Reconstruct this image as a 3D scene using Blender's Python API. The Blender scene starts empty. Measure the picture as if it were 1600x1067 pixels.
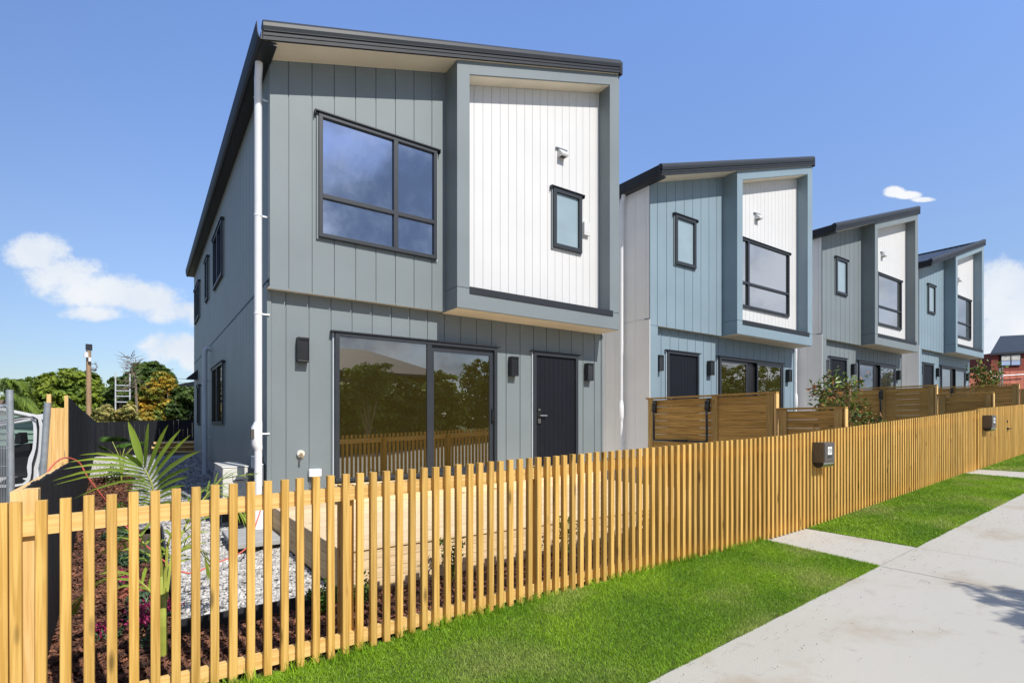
import bpy, bmesh, math, random
import numpy as np
from mathutils import Vector, Matrix
R = math.radians
random.seed(7); rng = np.random.default_rng(7)
S = bpy.context.scene
COL = S.collection

# ------------------------------------------------------------------ camera
# world: x runs along the street front, y runs back into the sections, camera lens at the origin
FPX = 829.6; CA, CB = 0.5716, 0.8206
cam = bpy.data.objects.new('camera', bpy.data.cameras.new('camera')); COL.objects.link(cam)
cam.data.sensor_width = 36; cam.data.lens = FPX/1600*36
cam.data.shift_y = (661-533.5)/1600
cam.data.clip_start = .05; cam.data.clip_end = 3000
cam.rotation_euler = (R(90), 0, -math.atan2(CA, CB))
S.camera = cam

# ------------------------------------------------------------------ world, sun, exposure
SUN = Vector((.15, -1, 1.08)).normalized()
SUN_EL = math.asin(SUN.z); SUN_AZ = math.atan2(SUN.x, SUN.y)
w = bpy.data.worlds.new('World'); S.world = w; w.use_nodes = True
nt = w.node_tree; nt.nodes.clear()
def N(t, **kw):
    n = nt.nodes.new(t)
    for k, v in kw.items(): setattr(n, k, v)
    return n
def L(a, b): nt.links.new(a, b)
def M(op, a, b=None, c=None, clamp=False):
    n = N('ShaderNodeMath', operation=op, use_clamp=clamp)
    for i, x in enumerate((a, b, c)):
        if x is None: continue
        if isinstance(x, (int, float)): n.inputs[i].default_value = x
        else: L(x, n.inputs[i])
    return n.outputs[0]
def smooth(x, lo, hi):
    n = N('ShaderNodeMapRange', interpolation_type='SMOOTHSTEP')
    L(x, n.inputs[0]); n.inputs[1].default_value = lo; n.inputs[2].default_value = hi
    return n.outputs[0]
def vdot(a, v):
    n = N('ShaderNodeVectorMath', operation='DOT_PRODUCT'); L(a, n.inputs[0]); n.inputs[1].default_value = v
    return n.outputs['Value']
sky = N('ShaderNodeTexSky'); sky.sky_type = 'NISHITA'; sky.sun_disc = False
sky.sun_elevation = SUN_EL; sky.sun_rotation = SUN_AZ
sky.air_density = 1.0; sky.dust_density = .5; sky.ozone_density = 2.0; sky.altitude = 20
tc = N('ShaderNodeTexCoord'); D = tc.outputs['Generated']
fw = M('MAXIMUM', vdot(D, (CA, CB, 0)), .02)
px = M('DIVIDE', vdot(D, (CB, -CA, 0)), fw)
py = M('DIVIDE', vdot(D, (0, 0, 1)), fw)
def noise(scale, detail=6, rough=.55, vec=None, dist=0):
    n = N('ShaderNodeTexNoise'); n.inputs['Scale'].default_value = scale
    n.inputs['Detail'].default_value = detail; n.inputs['Roughness'].default_value = rough
    n.inputs['Distortion'].default_value = dist
    L(vec if vec is not None else D, n.inputs['Vector']); return n.outputs['Fac']
# banks of cumulus seen over the roofs: (direction, half sizes)
blobs = [(62, 398, 48, 32), (95, 432, 68, 34), (150, 458, 80, 30), (215, 468, 70, 26), (270, 488, 52, 18), (150, 488, 60, 14), (330, 492, 50, 20),
         (270, 545, 55, 24), (330, 560, 60, 26),
         (1398, 300, 17, 8), (1420, 305, 20, 6), (1442, 312, 18, 4),
         (1575, 440, 58, 36), (1600, 500, 110, 60), (1590, 560, 120, 50), (1700, 480, 120, 90)]
acc = None
for (bx, by, sx, sy) in blobs:
    x0 = (bx-800)/FPX; y0 = (661-by)/FPX
    dx = M('DIVIDE', M('SUBTRACT', px, x0), sx/FPX); dy = M('DIVIDE', M('SUBTRACT', py, y0), sy/FPX)
    d2 = M('SUBTRACT', 1, M('ADD', M('MULTIPLY', dx, dx), M('MULTIPLY', dy, dy)))
    d2 = M('MAXIMUM', d2, -3)
    acc = d2 if acc is None else M('MAXIMUM', acc, d2)
n1 = noise(20, 10, .68); n2 = noise(6, 5, .5)
body = M('ADD', acc, M('MULTIPLY', M('SUBTRACT', n1, .5), 3.8))
front = M('MULTIPLY', smooth(body, -.45, .75), M('GREATER_THAN', vdot(D, (CA, CB, 0)), .05))
# broken dark cloud over the far side of the street (what the windows mirror)
n3 = noise(2.2, 7, .55, dist=.3)
back = M('MULTIPLY', smooth(n3, .40, .56), smooth(M('MULTIPLY', vdot(D, (0, 1, 0)), -1), .05, .35))
shade = N('ShaderNodeMapRange'); L(n2, shade.inputs[0]); shade.inputs[1].default_value = .35; shade.inputs[2].default_value = .62
cf = N('ShaderNodeMixRGB'); L(shade.outputs[0], cf.inputs[0]); cf.inputs[1].default_value = (4.0, 4.5, 5.2, 1); cf.inputs[2].default_value = (5.4, 5.5, 5.65, 1)
n4 = noise(3.4, 6, .6); s4 = smooth(n4, .40, .66)
cbk = N('ShaderNodeMixRGB'); L(s4, cbk.inputs[0]); cbk.inputs[1].default_value = (1.1, 1.5, 2.3, 1); cbk.inputs[2].default_value = (5.2, 5.7, 6.6, 1)
# grade of the sky colour
hs = N('ShaderNodeMixRGB', blend_type='MULTIPLY'); hs.inputs[0].default_value = 1; L(sky.outputs[0], hs.inputs[1]); 
grd = N('ShaderNodeValToRGB'); gz_ = M('MAXIMUM', vdot(D, (0, 0, 1)), 0); L(gz_, grd.inputs[0])
for p_, c_ in ((0, (.56, .60, .67)), (.10, (.69, .71, .79)), (.28, (.98, .98, 1.08)), (.6, (1.26, 1.36, 1.64))):
    e_ = grd.color_ramp.elements.new(p_) if p_ not in (0,) else grd.color_ramp.elements[0]
    e_.color = (*[x/2 for x in c_], 1)
grd.color_ramp.elements[-1].color = (.66, .70, .82, 1)
g2x = N('ShaderNodeVectorMath', operation='SCALE'); L(grd.outputs[0], g2x.inputs[0]); g2x.inputs['Scale'].default_value = 2
L(g2x.outputs[0], hs.inputs[2])
# dimming added across the left of the sky, deepening shade on left-facing walls
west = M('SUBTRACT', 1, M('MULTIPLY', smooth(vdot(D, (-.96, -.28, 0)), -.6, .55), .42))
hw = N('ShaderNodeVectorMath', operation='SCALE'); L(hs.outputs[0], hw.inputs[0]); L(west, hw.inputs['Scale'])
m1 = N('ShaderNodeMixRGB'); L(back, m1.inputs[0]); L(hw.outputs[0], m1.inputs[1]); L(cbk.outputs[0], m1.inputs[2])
m2 = N('ShaderNodeMixRGB'); L(front, m2.inputs[0]); L(m1.outputs[0], m2.inputs[1]); L(cf.outputs[0], m2.inputs[2])
bg = N('ShaderNodeBackground'); bg.inputs['Strength'].default_value = .15
L(m2.outputs[0], bg.inputs[0]); wo = N('ShaderNodeOutputWorld'); L(bg.outputs[0], wo.inputs[0])

sun = bpy.data.objects.new('sun', bpy.data.lights.new('sun', 'SUN')); COL.objects.link(sun)
sun.data.energy = 4.3; sun.data.angle = R(.53); sun.data.color = (1, .95, .87)
sun.rotation_euler = SUN.to_track_quat('Z', 'Y').to_euler()
sun.location = (0, -20, 25)
S.view_settings.view_transform = 'Standard'; S.view_settings.look = 'None'; S.view_settings.gamma = 1
S.view_settings.exposure = 0.22
S.render.engine = 'CYCLES'
S.cycles.max_bounces = 8

# ------------------------------------------------------------------ materials
def mat(name, col, rough=.6, metal=0, var=.08, vscale=3, bump=0, bscale=60, spec=.5, rand=0, col2=None, island=0, coords='Object', coat=0, stretch=None):
    m = bpy.data.materials.new(name); m.use_nodes = True; t = m.node_tree; n = t.nodes; b = n['Principled BSDF']
    b.inputs['Roughness'].default_value = rough; b.inputs['Metallic'].default_value = metal
    b.inputs['Specular IOR Level'].default_value = spec; b.inputs['Coat Weight'].default_value = coat
    tcn = n.new('ShaderNodeTexCoord'); vec = tcn.outputs[coords]
    if stretch:
        mp = n.new('ShaderNodeMapping'); mp.inputs['Scale'].default_value = stretch; t.links.new(vec, mp.inputs[0]); vec = mp.outputs[0]
    ns = n.new('ShaderNodeTexNoise'); ns.inputs['Scale'].default_value = vscale; ns.inputs['Detail'].default_value = 5; t.links.new(vec, ns.inputs['Vector'])
    c2 = col2 or tuple(max(0, c*(1-3*var)) for c in col)
    rp = n.new('ShaderNodeValToRGB'); rp.color_ramp.elements[0].position = .36; rp.color_ramp.elements[1].position = .64
    if col2: rp.color_ramp.elements[0].color = (*c2, 1); rp.color_ramp.elements[1].color = (*col, 1)
    else:
        rp.color_ramp.elements[0].color = (*[c*(1-var) for c in col], 1); rp.color_ramp.elements[1].color = (*[min(1, c*(1+var)) for c in col], 1)
    t.links.new(ns.outputs['Fac'], rp.inputs[0]); out = rp.outputs[0]
    def scale_by(sock, amt, out):
        mr = n.new('ShaderNodeMapRange'); mr.inputs[3].default_value = 1-amt; mr.inputs[4].default_value = 1+amt
        t.links.new(sock, mr.inputs[0]); mx = n.new('ShaderNodeVectorMath'); mx.operation = 'SCALE'
        t.links.new(out, mx.inputs[0]); t.links.new(mr.outputs[0], mx.inputs['Scale']); return mx.outputs[0]
    if rand: oi = n.new('ShaderNodeObjectInfo'); out = scale_by(oi.outputs['Random'], rand, out)
    if island: ge = n.new('ShaderNodeNewGeometry'); out = scale_by(ge.outputs['Random Per Island'], island, out)
    t.links.new(out, b.inputs['Base Color'])
    if bump:
        nb = n.new('ShaderNodeTexNoise'); nb.inputs['Scale'].default_value = bscale; nb.inputs['Detail'].default_value = 4; t.links.new(vec, nb.inputs['Vector'])
        bp = n.new('ShaderNodeBump'); bp.inputs['Strength'].default_value = bump; bp.inputs['Distance'].default_value = .01
        t.links.new(nb.outputs['Fac'], bp.inputs['Height']); t.links.new(bp.outputs[0], b.inputs['Normal'])
    return m
def wood(name, col, dark, axis, rand=.14, rough=.6, knots=True):
    """sawn timber: long grain along the given axis, knots, board to board difference"""
    m = bpy.data.materials.new(name); m.use_nodes = True; t = m.node_tree; n = t.nodes; b = n['Principled BSDF']
    b.inputs['Roughness'].default_value = rough; b.inputs['Specular IOR Level'].default_value = .3
    tcn = n.new('ShaderNodeTexCoord'); oi = n.new('ShaderNodeObjectInfo'); ge = n.new('ShaderNodeNewGeometry')
    ad = n.new('ShaderNodeMath'); ad.operation = 'ADD'; t.links.new(oi.outputs['Random'], ad.inputs[0]); t.links.new(ge.outputs['Random Per Island'], ad.inputs[1])
    ml = n.new('ShaderNodeMath'); ml.operation = 'MULTIPLY'; ml.inputs[1].default_value = 37; t.links.new(ad.outputs[0], ml.inputs[0])
    va = n.new('ShaderNodeVectorMath'); va.operation = 'ADD'; t.links.new(tcn.outputs['Object'], va.inputs[0]); t.links.new(ml.outputs[0], va.inputs[1])
    mp = n.new('ShaderNodeMapping'); sc = [34, 34, 34]; sc[axis] = 1.3; mp.inputs['Scale'].default_value = sc; t.links.new(va.outputs[0], mp.inputs[0])
    g = n.new('ShaderNodeTexNoise'); g.inputs['Scale'].default_value = 1.6; g.inputs['Detail'].default_value = 5; g.inputs['Distortion'].default_value = .6; t.links.new(mp.outputs[0], g.inputs['Vector'])
    rp = n.new('ShaderNodeValToRGB'); rp.color_ramp.elements[0].position = .38; rp.color_ramp.elements[1].position = .6
    rp.color_ramp.elements[0].color = (*dark, 1); rp.color_ramp.elements[1].color = (*col, 1); t.links.new(g.outputs['Fac'], rp.inputs[0]); out = rp.outputs[0]
    if knots:
        mk = n.new('ShaderNodeMapping'); sk = [9, 9, 9]; sk[axis] = 2.6; mk.inputs['Scale'].default_value = sk; t.links.new(va.outputs[0], mk.inputs[0])
        vo = n.new('ShaderNodeTexVoronoi'); vo.inputs['Scale'].default_value = .8; t.links.new(mk.outputs[0], vo.inputs['Vector'])
        kr = n.new('ShaderNodeMapRange'); kr.inputs[1].default_value = .05; kr.inputs[2].default_value = .14; kr.inputs[3].default_value = .35; kr.inputs[4].default_value = 1; t.links.new(vo.outputs['Distance'], kr.inputs[0])
        mx = n.new('ShaderNodeVectorMath'); mx.operation = 'SCALE'; t.links.new(out, mx.inputs[0]); t.links.new(kr.outputs[0], mx.inputs['Scale']); out = mx.outputs[0]
    fr = n.new('ShaderNodeMath'); fr.operation = 'FRACT'; t.links.new(ml.outputs[0], fr.inputs[0])
    mr = n.new('ShaderNodeMapRange'); mr.inputs[3].default_value = 1-rand; mr.inputs[4].default_value = 1+rand; t.links.new(fr.outputs[0], mr.inputs[0])
    mx = n.new('ShaderNodeVectorMath'); mx.operation = 'SCALE'; t.links.new(out, mx.inputs[0]); t.links.new(mr.outputs[0], mx.inputs['Scale'])
    t.links.new(mx.outputs[0], b.inputs['Base Color'])
    bp = n.new('ShaderNodeBump'); bp.inputs['Strength'].default_value = .25; bp.inputs['Distance'].default_value = .003; t.links.new(g.outputs['Fac'], bp.inputs['Height']); t.links.new(bp.outputs[0], b.inputs['Normal'])
    return m
def leafmat(name, col, col2, island=.35, trans=.35, vscale=1.2, rough=.5):
    m = mat(name, col, rough, var=.1, vscale=vscale, col2=col2, island=island, spec=.35)
    t = m.node_tree; b = t.nodes['Principled BSDF']; o = t.nodes['Material Output']
    tr = t.nodes.new('ShaderNodeBsdfTranslucent'); mx = t.nodes.new('ShaderNodeMixShader'); mx.inputs[0].default_value = trans
    src = b.inputs['Base Color'].links[0].from_socket; t.links.new(src, tr.inputs[0])
    t.links.new(b.outputs[0], mx.inputs[1]); t.links.new(tr.outputs[0], mx.inputs[2]); t.links.new(mx.outputs[0], o.inputs[0]); return m
def glass(name, refl, base, tint=(1, 1, 1), rough=.0):
    """dark double glazing: mirror share over a dim room colour"""
    m = bpy.data.materials.new(name); m.use_nodes = True; t = m.node_tree; n = t.nodes; b = n['Principled BSDF']; o = n['Material Output']
    ns = n.new('ShaderNodeTexNoise'); ns.inputs['Scale'].default_value = .9; tcn = n.new('ShaderNodeTexCoord'); t.links.new(tcn.outputs['Object'], ns.inputs['Vector'])
    rp = n.new('ShaderNodeValToRGB'); rp.color_ramp.elements[0].color = (*[c*.8 for c in base], 1); rp.color_ramp.elements[1].color = (*[c*1.2 for c in base], 1)
    t.links.new(ns.outputs['Fac'], rp.inputs[0]); t.links.new(rp.outputs[0], b.inputs['Base Color']); b.inputs['Roughness'].default_value = .3; b.inputs['Specular IOR Level'].default_value = 0
    gl = n.new('ShaderNodeBsdfGlossy'); gl.inputs['Roughness'].default_value = rough; gl.inputs['Color'].default_value = (*tint, 1)
    bp = n.new('ShaderNodeBump'); bp.inputs['Strength'].default_value = .03; bp.inputs['Distance'].default_value = .01; t.links.new(ns.outputs['Fac'], bp.inputs['Height']); t.links.new(bp.outputs[0], gl.inputs['Normal'])
    mx = n.new('ShaderNodeMixShader'); mx.inputs[0].default_value = refl
    t.links.new(b.outputs[0], mx.inputs[1]); t.links.new(gl.outputs[0], mx.inputs[2]); t.links.new(mx.outputs[0], o.inputs[0]); return m

MT = dict(
 grey=mat('grey_green_cladding', (.185, .220, .235), .55, var=.04, vscale=1.2, bump=.12, bscale=90),
 sidegrey=mat('grey_green_cladding_shade_lift', (.295, .335, .315), .55, var=.05, vscale=1.2, bump=.1, bscale=90),  # same paint as the front, colour lightened to lift the shaded side wall
 blue=mat('blue_cladding', (.215, .295, .350), .55, var=.04, vscale=1.2, bump=.12, bscale=90),
 beige=mat('pale_stone_cladding', (.92, .91, .88), .6, var=.03, vscale=1, bump=.1, bscale=80),
 white=mat('white_weatherboard', (.65, .65, .65), .5, var=.02, vscale=1.5, bump=.08, bscale=90),
 soffit=mat('cream_soffit', (.84, .76, .61), .7, var=.04, vscale=2),
 roof=mat('charcoal_roof_steel', (.026, .031, .038), .5, var=.08, vscale=2, spec=.4),
 sheet=mat('sky_tinted_roof_sheet', (.05, .07, .11), .28, var=.08, vscale=2, spec=.9),  # charcoal steel with the blue of mirrored sky put into its base colour
 flash=mat('charcoal_flashing', (.020, .024, .031), .55, var=.08, vscale=3, spec=.35),
 frame=mat('charcoal_joinery', (.028, .034, .043), .45, var=.06, vscale=4, spec=.4),
 door=mat('black_door_paint', (.008, .010, .016), .6, var=.06, vscale=4, bump=.05, spec=.2),
 black=mat('black_plastic', (.012, .013, .015), .4, var=.1, vscale=10),
 lampglass=mat('smoked_lamp_glass', (.02, .021, .024), .12, var=.1, vscale=6),
 steel=mat('brushed_steel', (.6, .6, .6), .3, metal=1, var=.05, vscale=20),
 galv=mat('galvanised_steel', (.42, .46, .49), .45, metal=.6, var=.12, vscale=12),
 pipe=mat('white_upvc', (.83, .84, .86), .3, var=.02, vscale=4),
 gpipe=mat('grey_blue_upvc', (.50, .56, .62), .4, var=.04, vscale=4),
 fence=wood('fresh_pine_pickets', (.67, .415, .118), (.49, .275, .06), 2, .17),
 rail=wood('fresh_pine_rails', (.78, .53, .21), (.62, .38, .12), 0, .08),
 deck=wood('pale_pine_decking', (.78, .61, .39), (.66, .48, .27), 0, .09),
 deckside=wood('pale_pine_fascia', (.76, .57, .31), (.6, .42, .2), 1, .09),
 fdark=wood('golden_brown_timber', (.58, .345, .10), (.36, .20, .05), 1, .16),
 fdarkx=wood('golden_brown_timber_posts', (.52, .34, .12), (.38, .24, .075), 2, .12),
 rawpine=wood('raw_pine_boards', (.80, .55, .24), (.66, .41, .14), 2, .08),
 blackfence=wood('black_stained_palings', (.012, .013, .017), (.006, .007, .010), 2, .3, .75),
 edging=mat('black_edging_board', (.02, .022, .026), .6, var=.2, vscale=8),
 concrete=mat('pale_concrete', (.60, .58, .55), .85, var=.06, vscale=.9, bump=.25, bscale=120),
 fnd=mat('foundation_concrete', (.38, .38, .37), .85, var=.08, vscale=3, bump=.2),
 gravelg=mat('grey_gravel_bed', (.24, .24, .245), .9, var=.25, vscale=60, bump=1, bscale=80),
 mulch=mat('bark_bed', (.10, .045, .028), .95, var=.3, vscale=25, bump=1, bscale=40),
 bark=mat('bark_chips', (.22, .092, .05), .9, col2=(.065, .028, .018), vscale=9, island=.5),
 pebble=mat('white_pebbles', (.58, .56, .53), .7, col2=(.38, .37, .35), vscale=6, island=.22),
 pebbed=mat('pebble_bed', (.33, .32, .30), .9, var=.2, vscale=40, bump=1, bscale=60),
 gstone=mat('grey_stones', (.42, .42, .42), .8, col2=(.20, .20, .21), vscale=8, island=.4),
 soil=mat('bare_soil', (.09, .075, .05), .95, var=.25, vscale=2, bump=.8, bscale=10),
 red=mat('red_hose_rubber', (.75, .16, .11), .4, var=.05),
 cream=mat('cream_enamel', (.70, .69, .64), .4, var=.03, vscale=4),
 numplate=mat('white_number_plate', (.85, .88, .88), .35, var=.02),
 boxbrown=mat('grey_brown_metal', (.14, .125, .115), .35, metal=.5, var=.05, vscale=6),
 gwin=glass('mirror_grey_glazing', .62, (.02, .03, .05), (.74, .82, 1.0)),
 gslide=glass('olive_dark_glazing', .36, (.034, .027, .007), (.92, .88, .82)),
 gslide2=glass('pale_reflecting_glazing', .5, (.05, .05, .045)),
 frost=mat('frosted_glass', (.28, .37, .42), .25, var=.05, vscale=2, spec=.6),
 alu=mat('bright_aluminium', (.66, .69, .72), .45, metal=.2, var=.05, vscale=10),
 gold=mat('brass', (.6, .42, .2), .35, metal=.8, var=.1, vscale=10),
)
# concrete street: stains and hairline joints belong to the slab
def slab_mat():
    m = mat('street_concrete', (.475, .455, .395), .85, var=.05, vscale=.7, bump=.3, bscale=150)
    t = m.node_tree; n = t.nodes; b = n['Principled BSDF']; src = b.inputs['Base Color'].links[0].from_socket
    tcn = n.new('ShaderNodeTexCoord'); col = src
    for sc, lo, hi, c, a in ((1.3, .56, .70, (.36, .29, .20), .6), (5.5, .60, .72, (.32, .28, .23), .5), (30, .69, .74, (.17, .14, .11), .7), (90, .64, .72, (.30, .28, .25), .5), (.35, .45, .75, (.38, .37, .36), .5)):
        ns = n.new('ShaderNodeTexNoise'); ns.inputs['Scale'].default_value = sc; ns.inputs['Detail'].default_value = 6; ns.inputs['Roughness'].default_value = .6; t.links.new(tcn.outputs['Object'], ns.inputs['Vector'])
        mr = n.new('ShaderNodeMapRange'); mr.inputs[1].default_value = lo; mr.inputs[2].default_value = hi; mr.inputs[4].default_value = a; t.links.new(ns.outputs['Fac'], mr.inputs[0])
        mx = n.new('ShaderNodeMixRGB'); t.links.new(mr.outputs[0], mx.inputs[0]); t.links.new(col, mx.inputs[1]); mx.inputs[2].default_value = (*c, 1); col = mx.outputs[0]
    t.links.new(col, b.inputs['Base Color']); return m
MT['street'] = slab_mat()

# ------------------------------------------------------------------ mesh helpers
ORG = {}
class MB:
    def __init__(s): s.v = []; s.f = []
    def add(s, vs, fs):
        o = len(s.v); s.v += [tuple(p) for p in vs]; s.f += [tuple(o+i for i in f) for f in fs]; return s
    def hexa(s, p): return s.add(p, [(0, 1, 2, 3), (7, 6, 5, 4), (0, 4, 5, 1), (1, 5, 6, 2), (2, 6, 7, 3), (3, 7, 4, 0)])
    def box(s, x0, x1, y0, y1, z0, z1):
        return s.hexa([(x0, y0, z0), (x1, y0, z0), (x1, y1, z0), (x0, y1, z0), (x0, y0, z1), (x1, y0, z1), (x1, y1, z1), (x0, y1, z1)])
    def obox(s, c, ax, ay, az):
        c, ax, ay, az = map(Vector, (c, ax, ay, az))
        return s.hexa([c+sx*ax+sy*ay+sz*az for sz in (-1, 1) for sx, sy in ((-1, -1), (1, -1), (1, 1), (-1, 1))])
    def prism(s, poly, axis, a0, a1):
        """poly: list of 2D points; axis 'y': (x,z) extruded along y; 'x': (y,z); 'z': (x,y)"""
        k = len(poly)
        def P(p, a): return {'y': (p[0], a, p[1]), 'x': (a, p[0], p[1]), 'z': (p[0], p[1], a)}[axis]
        vs = [P(p, a0) for p in poly]+[P(p, a1) for p in poly]
        return s.add(vs, [tuple(range(k)), tuple(range(2*k-1, k-1, -1))]+[(i, (i+1) % k, k+(i+1) % k, k+i) for i in range(k)])
    def tube(s, pts, r, seg=10, cap=True):
        pts = [Vector(p) for p in pts]; n = len(pts); rs = r if isinstance(r, (list, tuple)) else [r]*n
        vs = []; prev = None
        for i, p in enumerate(pts):
            t = (pts[min(i+1, n-1)]-pts[max(i-1, 0)]).normalized()
            if prev is None:
                a = Vector((0, 0, 1)) if abs(t.z) < .9 else Vector((1, 0, 0)); e = t.cross(a).normalized()
            else: e = (prev-t*prev.dot(t)).normalized()
            prev = e; g = t.cross(e)
            for k in range(seg):
                an = 2*math.pi*k/seg; vs.append(p+(e*math.cos(an)+g*math.sin(an))*rs[i])
        fs = [(i*seg+k, i*seg+(k+1) % seg, (i+1)*seg+(k+1) % seg, (i+1)*seg+k) for i in range(n-1) for k in range(seg)]
        if cap: fs += [tuple(range(seg-1, -1, -1)), tuple((n-1)*seg+k for k in range(seg))]
        return s.add(vs, fs)
    def build(s, name, m, parent=None, smooth=False, bevel=0):
        me = bpy.data.meshes.new(name); org = Vector((0, 0, 0)); p = parent
        if parent is not None: org = ORG[parent.name]
        me.from_pydata([tuple(Vector(v)-org) for v in s.v], [], s.f); me.update()
        bm = bmesh.new(); bm.from_mesh(me); bmesh.ops.recalc_face_normals(bm, faces=bm.faces); bm.to_mesh(me); bm.free()
        me.materials.append(MT[m] if isinstance(m, str) else m)
        o = bpy.data.objects.new(name, me); COL.objects.link(o)
        if parent is not None: o.parent = parent; ORG[o.name] = org
        else:
            c = Vector(np.array(s.v).min(0)+np.array(s.v).max(0))/2; c.z = min(v[2] for v in s.v)
            me.transform(Matrix.Translation(-c)); o.location = c; ORG[o.name] = c
        if smooth: me.shade_smooth(); me.set_sharp_from_angle(angle=R(40))
        if bevel:
            b = o.modifiers.new('bevel', 'BEVEL'); b.width = bevel; b.segments = 2; b.limit_method = 'ANGLE'
        return o
def thing(name, label, cat, loc, group=None, kind=None):
    o = bpy.data.objects.new(name, None); COL.objects.link(o); o.location = loc; o.empty_display_size = .2
    ORG[o.name] = Vector(loc); tag(o, label, cat, group, kind); return o
def tag(o, label=None, cat=None, group=None, kind=None):
    if label: o['label'] = label
    if cat: o['category'] = cat
    if group: o['group'] = group
    if kind: o['kind'] = kind
    return o
def npmesh(name, V, F, m, parent=None, smooth=False):
    """fast mesh from numpy vertex (n,3) and face (k, 3 or 4) arrays"""
    V = np.asarray(V, np.float32); F = np.asarray(F, np.int32)
    if parent is not None: V = V-np.array(ORG[parent.name], np.float32)
    me = bpy.data.meshes.new(name); k = F.shape[1]
    me.vertices.add(len(V)); me.vertices.foreach_set('co', V.ravel()); me.loops.add(F.size); me.loops.foreach_set('vertex_index', F.ravel())
    me.polygons.add(len(F)); me.polygons.foreach_set('loop_start', np.arange(0, F.size, k, dtype=np.int32))
    me.update(calc_edges=True); me.validate()
    me.materials.append(MT[m] if isinstance(m, str) else m)
    if smooth: me.shade_smooth()
    o = bpy.data.objects.new(name, me); COL.objects.link(o)
    if parent is not None: o.parent = parent; ORG[o.name] = ORG[parent.name]
    return o
def at(x, y, Z):
    """point seen in this direction at depth Z metres (measured off the photograph)"""
    r = (x-800)/FPX; return Vector((Z*(CA+CB*r), Z*(CB-CA*r), (661-y)/FPX*Z))
def rot_batch(n, spread=math.pi, tilt=None):
    a = rng.uniform(0, 2*math.pi, n); u = rng.uniform(-1, 1, n) if tilt is None else np.cos(rng.uniform(0, tilt, n))
    s = np.sqrt(np.maximum(0, 1-u*u)); nrm = np.stack([s*np.cos(a), s*np.sin(a), u], 1)
    t = rng.normal(size=(n, 3)); t -= nrm*(t*nrm).sum(1, keepdims=True); t /= np.linalg.norm(t, axis=1, keepdims=True)
    return nrm, t, np.cross(nrm, t)
def leaves(C, size, aspect=.5, tilt=None, bend=.25, outward=None):
    """leaf shaped, folded quads pairs at centres C (n,3)"""
    n = len(C); nrm, t, b = rot_batch(n, tilt=tilt)
    if outward is not None:
        nrm = outward+.6*rng.normal(size=(n, 3)); nrm /= np.linalg.norm(nrm, axis=1, keepdims=True)
        t = rng.normal(size=(n, 3)); t -= nrm*(t*nrm).sum(1, keepdims=True); t /= np.linalg.norm(t, axis=1, keepdims=True); b = np.cross(nrm, t)
    s = (size*rng.uniform(.6, 1.3, n))[:, None]
    p0 = C-t*s; p2 = C+t*s; l = C+b*s*aspect+nrm*s*bend; r = C-b*s*aspect+nrm*s*bend; mid = C
    V = np.stack([p0, l, p2, r], 1).reshape(-1, 3); i = np.arange(n)*4
    F = np.concatenate([np.stack([i, i+1, i+2], 1), np.stack([i, i+2, i+3], 1)])
    return V, F

# ------------------------------------------------------------------ ground levels (relative to the lens)
FB = ([-30, -.6, 1, 2, 4, 6.42, 7.43, 13.84, 14.87, 18.5, 40, 60], [-1.8, -1.62, -1.60, -1.545, -1.505, -1.47, -1.44, -1.04, -1.005, -.78, .3, .6])
FT = ([-1, -.43, .35, 1.04, 1.84, 2.82, 4.65, 6.81, 7.55, 10.88, 14.72], [-.41, -.397, -.375, -.353, -.331, -.297, -.236, -.158, -.12, .075, .285])
def fz(u): return float(np.interp(u, *FB))
def pz(u): return float(np.interp(u, [-30, -10, 40, 60], [-2.9, -2.5, .5, 1]))
PE = 2.395
def gz(u, v):
    if v <= PE: return pz(u)
    if v <= 3.6: return pz(u)+(fz(u)-pz(u))*min(1, (v-PE)/1.2)
    return fz(u)+ (0 if v < 7.5 else .04*(min(v, 20)-7.5))
def sheet(name, u0, u1, v0, v1, m, dz, nu=40, nv=8, parent=None, us=None, vs=None, thick=0):
    us = us if us is not None else np.linspace(u0, u1, nu+1); vs = vs if vs is not None else np.linspace(v0, v1, nv+1)
    V = [(u, v, gz(u, v)+dz) for v in vs for u in us]; k = len(us)
    F = [(j*k+i, j*k+i+1, (j+1)*k+i+1, (j+1)*k+i) for j in range(len(vs)-1) for i in range(k-1)]
    o = npmesh(name, V, F, m, parent); return o
us = np.unique(np.concatenate([np.linspace(-300, -30, 6), np.linspace(-30, 60, 91), np.linspace(60, 300, 6)]))
vs = np.unique(np.concatenate([np.linspace(-300, -14, 6), [-14, -8, 0, PE, PE+.001, 3.0, 3.6, 5, 7.5], np.linspace(8, 22, 8), [30, 60, 300]]))
tag(sheet('ground', 0, 0, 0, 0, 'soil', -.05, us=us, vs=vs), kind='structure')
tag(sheet('pavement', -30, 60, -8, PE, 'street', 0, 90, 4), kind='structure')

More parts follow.
